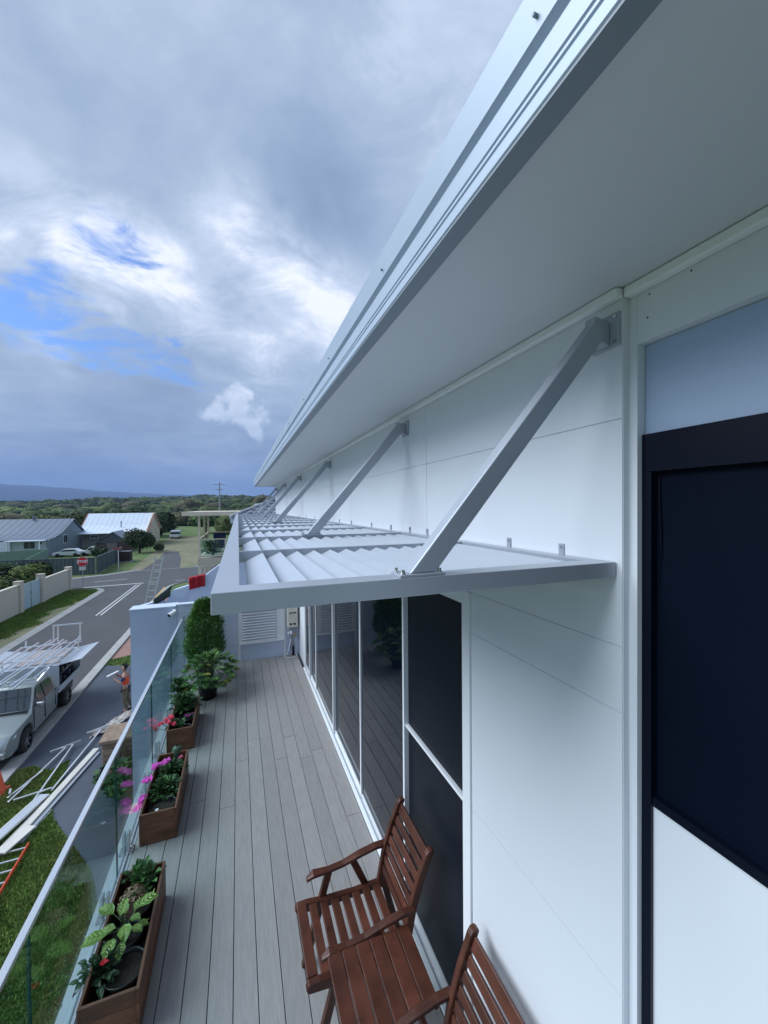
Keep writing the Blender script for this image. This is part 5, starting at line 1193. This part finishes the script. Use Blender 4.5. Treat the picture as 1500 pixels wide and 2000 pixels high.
# fences
m_cb = mat('dark grey green fence steel', (.075, .10, .105), .6, nscale=2, namt=.08); m_lg = mat('pale green fence steel', (.20, .30, .24), .6, nscale=2, namt=.06); m_cbt = mat('light fence cap', (.2, .24, .24), .6)
def fence(name, a, b, h, label, m, step=2.35, h2=None):
    a, b = Vector((*a, G)), Vector((*b, G)); L_ = (b - a).length; n = max(1, round(L_ / step)); t = thing(name, a, label, 'fence')
    for i in range(n):
        p = a + (b - a) * (i / n); q = a + (b - a) * ((i + 1) / n); hh = h + ((h2 or h) - h) * (i + .5) / n; d = (q - p).normalized(); s = Vector((-d.y, d.x, 0)) * .02; mb = MB(); k = 12
        vs = []
        for j in range(k + 1):
            r = p + (q - p) * (j / k) + s * (1 if j % 2 else -1); vs += [(r.x, r.y, G + .02), (r.x, r.y, G + hh)]
        mb.add(vs, [(2 * j, 2 * j + 2, 2 * j + 3, 2 * j + 1) for j in range(k)]); mb.build('panel', m, t)
        MB().bar(p + Vector((0, 0, hh + .03)), q + Vector((0, 0, hh + .03)), .06, .05).build('rail', m_cbt if m is m_cb else m, t)
        MB().box(p.x - .04, p.x + .04, p.y - .04, p.y + .04, G - .1, G + hh + .1).build('post', m, t)
    return t
fence('metal_fence', (-26, 57.5), (-16.15, 56.3), 2.05, 'dark grey sheet metal fence facing the cross street behind the stop sign', m_cb)
fence('metal_fence', (-16.1, 56.45), (-16.9, 71), 2.1, 'dark grey sheet metal fence running back along the grass lane', m_cb, h2=2.0)
fence('metal_fence', (-22.3, 50), (-28.4, 77), 1.65, 'pale green sheet metal fence in front of the blue grey house', m_lg)
fence('metal_fence', (-48, 70), (-28.6, 77.2), 1.5, 'pale green sheet metal fence at the left side of the blue grey house garden', m_lg)
# ------------------------------------------------------------------ houses across the street
def wquad(mb, pts): mb.add([Vector(p) for p in pts], [tuple(range(len(pts)))])
def win_(t, x0, x1, y, z0, z1, fr=None, n=1):
    w = B('window', fr or m_trim, t, x0 - .07, x1 + .07, y - .05, y - .002, z0 - .07, z1 + .07)
    for i in range(n):
        a = x0 + (x1 - x0) * i / n + .02; b = x0 + (x1 - x0) * (i + 1) / n - .02; B('pane', m_cglass, w, a, b, y - .062, y - .0505, z0, z1)
m_gh = mat('blue grey weatherboard', (.20, .25, .29), .8, nscale=2, namt=.05); m_groof = mat('grey steel roof', (.16, .19, .24), .45, .2, nscale=1, namt=.05)
m_pw = mat('pale weatherboard', (.55, .58, .60), .8); m_wroof = mat('white steel roof', (.66, .72, .80), .45, nscale=1, namt=.03); m_bw = mat('beige weatherboard', (.40, .36, .33), .8, nscale=3, namt=.05); m_yw = mat('cream weatherboard', (.58, .51, .38), .8); m_rd = mat('faded red trim', (.42, .16, .12), .7)
gh = thing('blue_grey_house', (-37, 88, G), 'blue grey weatherboard house with a dark steel gable roof left of the white roofed house', 'house')
def roofsheet(name, prof, x0, x1, m, t, skew=0, th=.08, ribs=0):
    mb = MB(); n = len(prof); vs = []
    for s_, x in ((0, x0), (1, x1)):
        vs += [(x, y + skew * s_, z) for y, z in prof]
    vs2 = [(v[0], v[1], v[2] - th) for v in vs]
    mb.add(vs + vs2, [(i, n + i, n + i + 1, i + 1) for i in range(n - 1)] + [(2 * n + i, 2 * n + i + 1, 3 * n + i + 1, 3 * n + i) for i in range(n - 1)] + [(0, 2 * n, 3 * n, n), (n - 1, 2 * n - 1, 4 * n - 1, 3 * n - 1)] + [(i, i + 1, 2 * n + i + 1, 2 * n + i) for i in range(n - 1)] + [(n + i, 3 * n + i, 3 * n + i + 1, n + i + 1) for i in range(n - 1)])
    o = mb.build(name, m, t)
    if ribs:
        for k in range(ribs):
            x = x0 + (x1 - x0) * (k + .5) / ribs; yk = skew * (k + .5) / ribs; q = MB()
            for (y, z), (y2, z2) in zip(prof, prof[1:]): q.bar((x, y + yk, z + .02), (x, y2 + yk, z2 + .02), .04, .022, (0, 0, 1))
            q.build('rib', m, o)
    return o
x0, x1 = -45, -29.8
gm = MB(); sidep2 = [(80.4, G), (96.5, G), (96.5, -4.6), (91.3, -2.0), (87.5, -4.0), (84.5, -4.9), (80.4, -5.05)]; gm.prism(sidep2, x0, x1, 'x'); gm.build('wall', m_gh, gh)
roofsheet('roof', [(80.0, -4.98), (82.6, -4.78), (85.5, -4.15), (91.3, -1.78), (97, -4.55)], x0 - .4, x1 + .35, m_groof, gh, ribs=16)
B('porch_roof', m_wroof, gh, -34.6, -29.6, 78.4, 80.0, -5.10, -5.0); B('porch_post', m_trim, gh, -30.2, -30.05, 78.5, 78.65, G, -5.1); B('porch_post', m_trim, gh, -34.3, -34.15, 78.5, 78.65, G, -5.1)
B('front_wall', m_pw, gh, -34.4, -29.9, 80.25, 80.39, G, -5.1); win_(gh, -32.8, -31.3, 80.24, -6.4, -5.3, n=2); win_(gh, -30.9, -30.3, 80.24, -5.75, -5.4)
B('front_wall', m_wroof, gh, -45, -34.42, 79.9, 80.39, G, -5.2)
w = B('window', m_trim, gh, -29.79, -29.74, 86.8, 88.6, -6.2, -4.6); B('pane', m_cglass, w, -29.735, -29.72, 86.9, 87.65, -6.1, -4.7); B('pane', m_cglass, w, -29.735, -29.72, 87.75, 88.5, -6.1, -4.7)
B('barge_board', m_trim, gh, -29.46, -29.40, 80, 80.1, -5.2, -4.9)
MB().cyl((-35.5, 90.8, -2.2), (-35.5, 90.8, -1.2), .22, n=10).build('flue', m_groof, gh); 
wr_ = thing('white_roofed_house', (-24, 100, G), 'beige house under a broad white steel roof with faded red edges', 'house')
sk = 1.4
wm = MB(); 
xa, xb = -30.2, -18.4
def WP(x, y, z): return (x, y + sk * (x - xa) / (xb - xa), z)
wm.add([WP(xa, 94.4, G), WP(xb, 94.4, G), WP(xb, 94.4, -4.8), WP(xa, 94.4, -4.8)], [(0, 1, 2, 3)]); 
wm.add([WP(xa, 94.4, G), WP(xa, 94.4, -4.8), WP(xa, 102, -1.2), WP(xa, 109, -4.8), WP(xa, 109, G)], [(0, 1, 2, 3, 4)]); wm.build('wall', m_bw, wr_)
k = MB(); k.prism([(95.8, G), (95.8, -4.4), (102.8, -1.0), (110, -4.4), (110, G)], xb, xb + .2, 'x'); k.build('gable_wall', m_yw, wr_)
roofsheet('roof', [(93.6, -4.95), (95.8, -4.55), (98.4, -3.55), (102.4, -.98), (110, -4.8)], xa - .3, xb + .4, m_wroof, wr_, skew=sk, ribs=14)
roofsheet('barge_board', [(93.55, -4.88), (95.8, -4.48), (98.4, -3.48), (102.4, -.90), (110, -4.7)], xb + .41, xb + .52, m_rd, wr_, skew=0, th=.3); bpy.data.objects[wr_.children[-1].name].location.y += sk
roofsheet('barge_board', [(93.55, -4.88), (95.8, -4.48), (98.4, -3.48), (102.4, -.90)], xa - .42, xa - .31, m_rd, wr_, th=.3)
B('lean_to', m_wroof, wr_, xa - 2.2, xa - .32, 93.6, 96, -5.0, -4.9)
win_(wr_, -27.9, -26.6, 94.55, -5.85, -5.3, n=2); win_(wr_, -29.75, -29.4, 94.4, -5.6, -5.3); B('downpipe', m_trim, wr_, -25.0, -24.85, 94.7, 94.85, -7, -4.9)
for y, z in ((99.6, -5.3), (104.5, -5.2)):
    w = B('window', m_trim, wr_, xb + .201, xb + .24, y - .6, y + .6, z - .7, z + .7); B('pane', m_cglass, w, xb + .241, xb + .25, y - .45, y + .45, z - .6, z + .6)
MB().cyl((-23.5, 98.2, -3.9), (-23.5, 98.2, -2.6), .1, n=8).build('flue', m_groof, wr_); MB().cyl((-32.2, 98.5, -4.5), (-32.2, 98.5, -2.9), .35, n=10).build('vent_pipe', m_trim, wr_)
shd = thing('old_shed', (-21.5, 86, G), 'dark brick and timber garden shed with a grey gable in front of the beige house', 'shed')
m_brick = mat('old brown brick', (.13, .09, .075), .95, nscale=3, namt=.35, bump=.4, bscale=8); m_shg = mat('weathered grey boards', (.13, .14, .16), .85, nscale=3, namt=.2)
B('wall', m_brick, shd, -24.0, -19.1, 84, 90, G, -6.1)
k = MB(); k.prism([(-24.0, -6.1), (-19.1, -6.1), (-21.4, -4.3)], 84, 90, 'y'); k.build('gable', m_shg, shd)
for sx, x0_, x1_ in ((-1, -24.35, -21.4), (1, -18.75, -21.4)):
    k = MB(); k.add([(x0_, 83.7, -6.3), (x1_, 83.7, -4.22), (x1_, 90.3, -4.22), (x0_, 90.3, -6.3), (x0_, 83.7, -6.22), (x1_, 83.7, -4.14), (x1_, 90.3, -4.14), (x0_, 90.3, -6.22)], BOXF); k.build('roof', m_groof, shd)
B('door', mat('faded pink grey door', (.19, .16, .17), .8), shd, -22.4, -20.8, 83.95, 83.999, G, -6.2); B('window', m_shg, shd, -23.4, -22.7, 83.95, 83.999, -7.3, -6.5)
bn = thing('rusty_bin', (-16.2, 66.5, G), 'dark brown slatted bin on a pale slab beside the grass lane', 'bin'); B('slab', m_kerb, bn, -17.0, -14.9, 67.2, 69.2, G + .002, G + .12); B('body', mat('dark rusty brown', (.06, .045, .04), .9, nscale=4, namt=.4), bn, -16.9, -15.1, 67.5, 69, G + .121, G + 1.55, bevel=.04); B('lid', m_shg, bn, -16.95, -15.05, 67.45, 69.05, G + 1.551, G + 1.6)
# far vehicles
def simple_car(name, x, y, label, cat, m, rz=0, L_=4.6, wd=1.8, tray=False, hh=1.5):
    t = thing(name, (x, y, G), label, cat, None, rz)
    mb = MB(); pr = [(-L_ / 2, .35), (-L_ / 2 + .02, .75), (-L_ / 2 + .9, .9), (-L_ / 2 + 1.5, hh), (L_ * (.02 if tray else .28), hh), (L_ * (.06 if tray else .42), .95), (L_ / 2, .9), (L_ / 2, .35)]
    mb.prism([(p[0], p[1]) for p in pr], -wd / 2, wd / 2, 'y'); o = mb.build('body', m, t, bevel=.05, offs=(0, 0, 0))
    k = MB(); k.prism([(-L_ / 2 + 1.05, .95), (-L_ / 2 + 1.55, hh - .08), (L_ * (.0 if tray else .26), hh - .08), (L_ * (.03 if tray else .38), .95)], -wd / 2 - .01, wd / 2 + .01, 'y'); k.build('window', m_cglass, t, offs=(0, 0, 0))
    for sx in (-1, 1):
        for sy in (-1, 1):
            k = MB(); k.cyl((sx * L_ * .31, sy * (wd / 2 - .18), .32), (sx * L_ * .31, sy * (wd / 2 + .02), .32), .32, n=14); k.build('wheel', m_tyre, t, offs=(0, 0, 0))
    if tray: k = MB(); k.box(L_ * .07, L_ / 2, -wd / 2, wd / 2, .85, 1.0); k.build('tray', m_trim, t, offs=(0, 0, 0))
    return t
m_wcar = mat('white car paint', (.62, .65, .68), .3, coat=.5)
simple_car('parked_car', -26.6, 79.6, 'white car parked beyond the dark fence beside the old shed', 'car', m_wcar, L_=3.9, hh=1.3); simple_car('parked_ute', -23.3, 80.3, 'white tray ute parked right beside the white car by the shed', 'ute', m_wcar, tray=True, L_=3.6)
cv_ = thing('parked_van', (-15.4, 113.5, G), 'white work vehicle with a raised flat top parked at the end of the dirt track', 'van'); 
B('body', m_wcar, cv_, -16.5, -14.3, 113, 118, G + .55, G + 1.2, bevel=.06); B('roof', m_wcar, cv_, -16.4, -14.2, 113.4, 117.5, G + 1.75, G + 2.15, bevel=.08); B('window', m_cglass, cv_, -16.38, -14.3, 113.35, 117.4, G + 1.2, G + 1.75)
for x in (-16.3, -14.6): k = MB(); k.cyl((x, 113.8, G + .4), (x + .2, 113.8, G + .4), .4, n=12); k.build('wheel', m_tyre, cv_); k = MB(); k.cyl((x, 116.8, G + .4), (x + .2, 116.8, G + .4), .4, n=12); k.build('wheel', m_tyre, cv_)
# power pole
pp = thing('power_pole', (-5.9, 146.4, G), 'tall grey power pole with three cross arms rising above the scrub', 'power pole')
MB().cyl((-5.9, 146.4, G), (-5.9, 146.4, 9.), .26, .17, 10).build('pole', mat('weathered pole', (.30, .33, .32), .9), pp)
for z, w_ in ((8.0, 2.0), (6.3, 1.2), (3.6, 1.3)):
    a_ = B('cross_arm', m_post, pp, -5.9 - w_, -5.9 + w_, 146.15, 146.22 - .07 + .05, z, z + .18)
    for q_ in (-.9, -.4, .4, .9): k = MB(); k.cyl((-5.9 + w_ * q_, 146.17, z + .18), (-5.9 + w_ * q_, 146.17, z + .5), .08, n=6); k.build('insulator', m_trim, a_)
MB().cyl((-5.5, 144, G), (-6.0, 146.3, -3.), .05, n=6).build('guard', m_trim, pp)
# trees we can tell apart
tree('round_tree', (-16.6, 80.8, G), (2.4, 2.2, 2.2), 4.8, 3200, .2, 'dense round dark tree standing by the shed in front of the cream gable')
tree('garden_shrub', (-13.9, 83, G), (.9, .9, .7), 1.4, 400, .18, 'small low shrub to the right of the round dark tree', 'shrub', lobes=1, trunk=False)
tree('garden_shrub', (-21.9, 78, G), (1.3, .8, .9), 1.7, 500, .18, 'dark shrub between the white tray ute and the grey fence corner', 'shrub', lobes=1, trunk=False)
for i, (x, y, r, h, lab) in enumerate([(-20.5, 122, 4.2, 7.5, 'broad dark tree just right of the white roofed house'), (-9.5, 134, 3.6, 6., 'mid green tree at the end of the dirt track'), (-3.5, 138, 4.6, 7.6, 'large dark tree beside the power pole'), (-27.5, 126, 4.5, 7.8, 'dark tree crown showing over the white roof'),
        (-38, 124, 4.5, 7.2, 'olive green tree between the two steel roofs'), (-47, 122, 4.6, 7.0, 'yellowish green tree behind the blue grey house'), (-57, 120, 5, 6.8, 'brownish tree at the far left behind the blue grey house'), (2.5, 130, 4.4, 7.4, 'dark tree behind the beige balcony roof')]):
    tree('scrub_tree', (x, y, G), (r, r, r * .62), h, 1500, .42, lab, cols=[DG, G1, DG, DG, [(.05, .07, .025)], [(.08, .10, .03)], [(.07, .065, .04)], DG][i], lobes=6)
# ------------------------------------------------------------------ neighbour's balcony
nb = thing('neighbour_balcony', (-.5, 20, G), 'two storey beige framed balcony with glass panels beyond the parapet', 'balcony')
m_beige2 = mat('pale beige render', (.48, .43, .35), .8); BY0, BY1 = 20.2, 26.2
B('roof', m_beige, nb, -2.35, 3, BY0 - .6, BY1 + .6, -.33, -.17); B('floor', m_beige2, nb, -1.8, 3, BY0, BY1, -2.72, -2.36)
B('gutter', m_beige, nb, -2.37, 3, BY0 - .64, BY0 - .605, -.34, -.165)
for x, y in ((-1.72, BY0 + .05), (-1.72, BY0 + 3), (-1.72, BY1 - .1), (1.4, BY0 + .05)):
    B('post', m_beige, nb, x - .05, x + .05, y - .05, y + .05, -2.359, -.331); B('lower_post', m_beige, nb, x - .06, x + .06, y - .06, y + .06, G, -2.721)
B('lower_post', m_beige, nb, -.86, -.70, BY0, BY0 + .15, G, -2.721)
for x0_, x1_ in ((-1.66, -.62), (-.56, .5), (.56, 1.34)):
    f_ = B('baluster_panel', m_glass, nb, x0_, x1_, BY0 + .045, BY0 + .055, -2.24, -1.5); B('rail', m_beige, f_, x0_ - .02, x1_ + .04, BY0 + .02, BY0 + .08, -1.499, -1.45); B('rail', m_beige, f_, x0_, x1_, BY0 + .03, BY0 + .07, -2.3, -2.241)
    B('upright', m_beige, f_, x1_ + .001, x1_ + .055, BY0 + .02, BY0 + .08, -2.3, -1.5)
B('side_rail', m_beige, nb, -1.75, -1.69, BY0 + .1, BY1 - .16, -1.5, -1.45); B('back_rail', m_beige, nb, -1.66, 3, BY1 - .1, BY1 - .04, -1.5, -1.45)
B('side_panel', m_glass, nb, -1.725, -1.715, BY0 + .12, BY1 - .16, -2.3, -1.501)
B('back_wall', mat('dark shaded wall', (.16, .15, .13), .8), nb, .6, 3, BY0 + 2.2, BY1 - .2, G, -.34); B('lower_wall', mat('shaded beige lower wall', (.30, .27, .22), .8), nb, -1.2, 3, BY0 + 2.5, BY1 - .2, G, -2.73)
B('window', m_cglass, nb, -.9, .2, BY0 + 2.46, BY0 + 2.499, -5.2, -3.2)
for i, x in enumerate((-.9, .1)):
    ch = thing('outdoor_chair', (x, BY0 + 1.2, -2.36), ['dark blue outdoor chair on the neighbouring balcony, nearer its open corner', 'dark blue outdoor chair on the neighbouring balcony, nearer the wall'][i], 'chair')
    B('seat', m_navy, ch, x - .3, x + .3, BY0 + .9, BY0 + 1.5, -1.98, -1.9, bevel=.02); B('backrest', m_navy, ch, x - .3, x + .3, BY0 + 1.45, BY0 + 1.52, -1.899, -1.25, bevel=.02)
    for a in (-.27, .25):
        for b in (.92, 1.44): B('leg', m_black, ch, x + a, x + a + .03, BY0 + b, BY0 + b + .03, -2.359, -1.981)
plant('balcony_plant', -1.2, BY0 + .6, -2.36, 'leafy green plant behind the glass of the neighbouring balcony', 'plant', bushy(260, .45, .75, .16, DG + G1))
tree('garden_shrub', (-2.15, 18.6, G), (.7, 1.0, 1.6), 4.2, 1500, .12, 'dark green shrub growing below the neighbouring balcony', 'shrub', lobes=3)
tree('garden_shrub', (-.4, 19.0, G), (.9, .8, 1.8), 4.6, 1500, .12, 'tall green shrub between the parapet and the lower balcony posts', 'shrub', lobes=3, cols=G1)
gf = thing('glass_fence', (-2.4, 17, -4), 'green glass fence on top of the neighbouring garden wall', 'glass fence'); B('wall', m_parapet, gf, -2.5, -2.3, 14.5, 19.8, G, -4.6); 
for y in (15.0, 16.6, 18.2): B('pane', mat('dark green glass', (.02, .06, .055), .1), gf, -2.41, -2.40, y, y + 1.5, -4.59, -3.7)
B('rail', m_steel, gf, -2.43, -2.38, 14.9, 19.75, -3.699, -3.65)

# ------------------------------------------------------------------ air
hz = MB(); hz.box(-9600, 9600, -9600, 9600, G - 12, 620); ho = hz.build('haze', m_dark); ho['kind'] = 'stuff'; ho.data.materials.clear()
hm = bpy.data.materials.new('haze'); hm.use_nodes = True; t = hm.node_tree; t.nodes.clear(); pv = t.nodes.new('ShaderNodeVolumePrincipled'); oo = t.nodes.new('ShaderNodeOutputMaterial')
pv.inputs['Color'].default_value = (.34, .52, .92, 1); pv.inputs['Density'].default_value = 1.15e-4; pv.inputs['Anisotropy'].default_value = 0.; t.links.new(pv.outputs[0], oo.inputs['Volume']); ho.data.materials.append(hm)
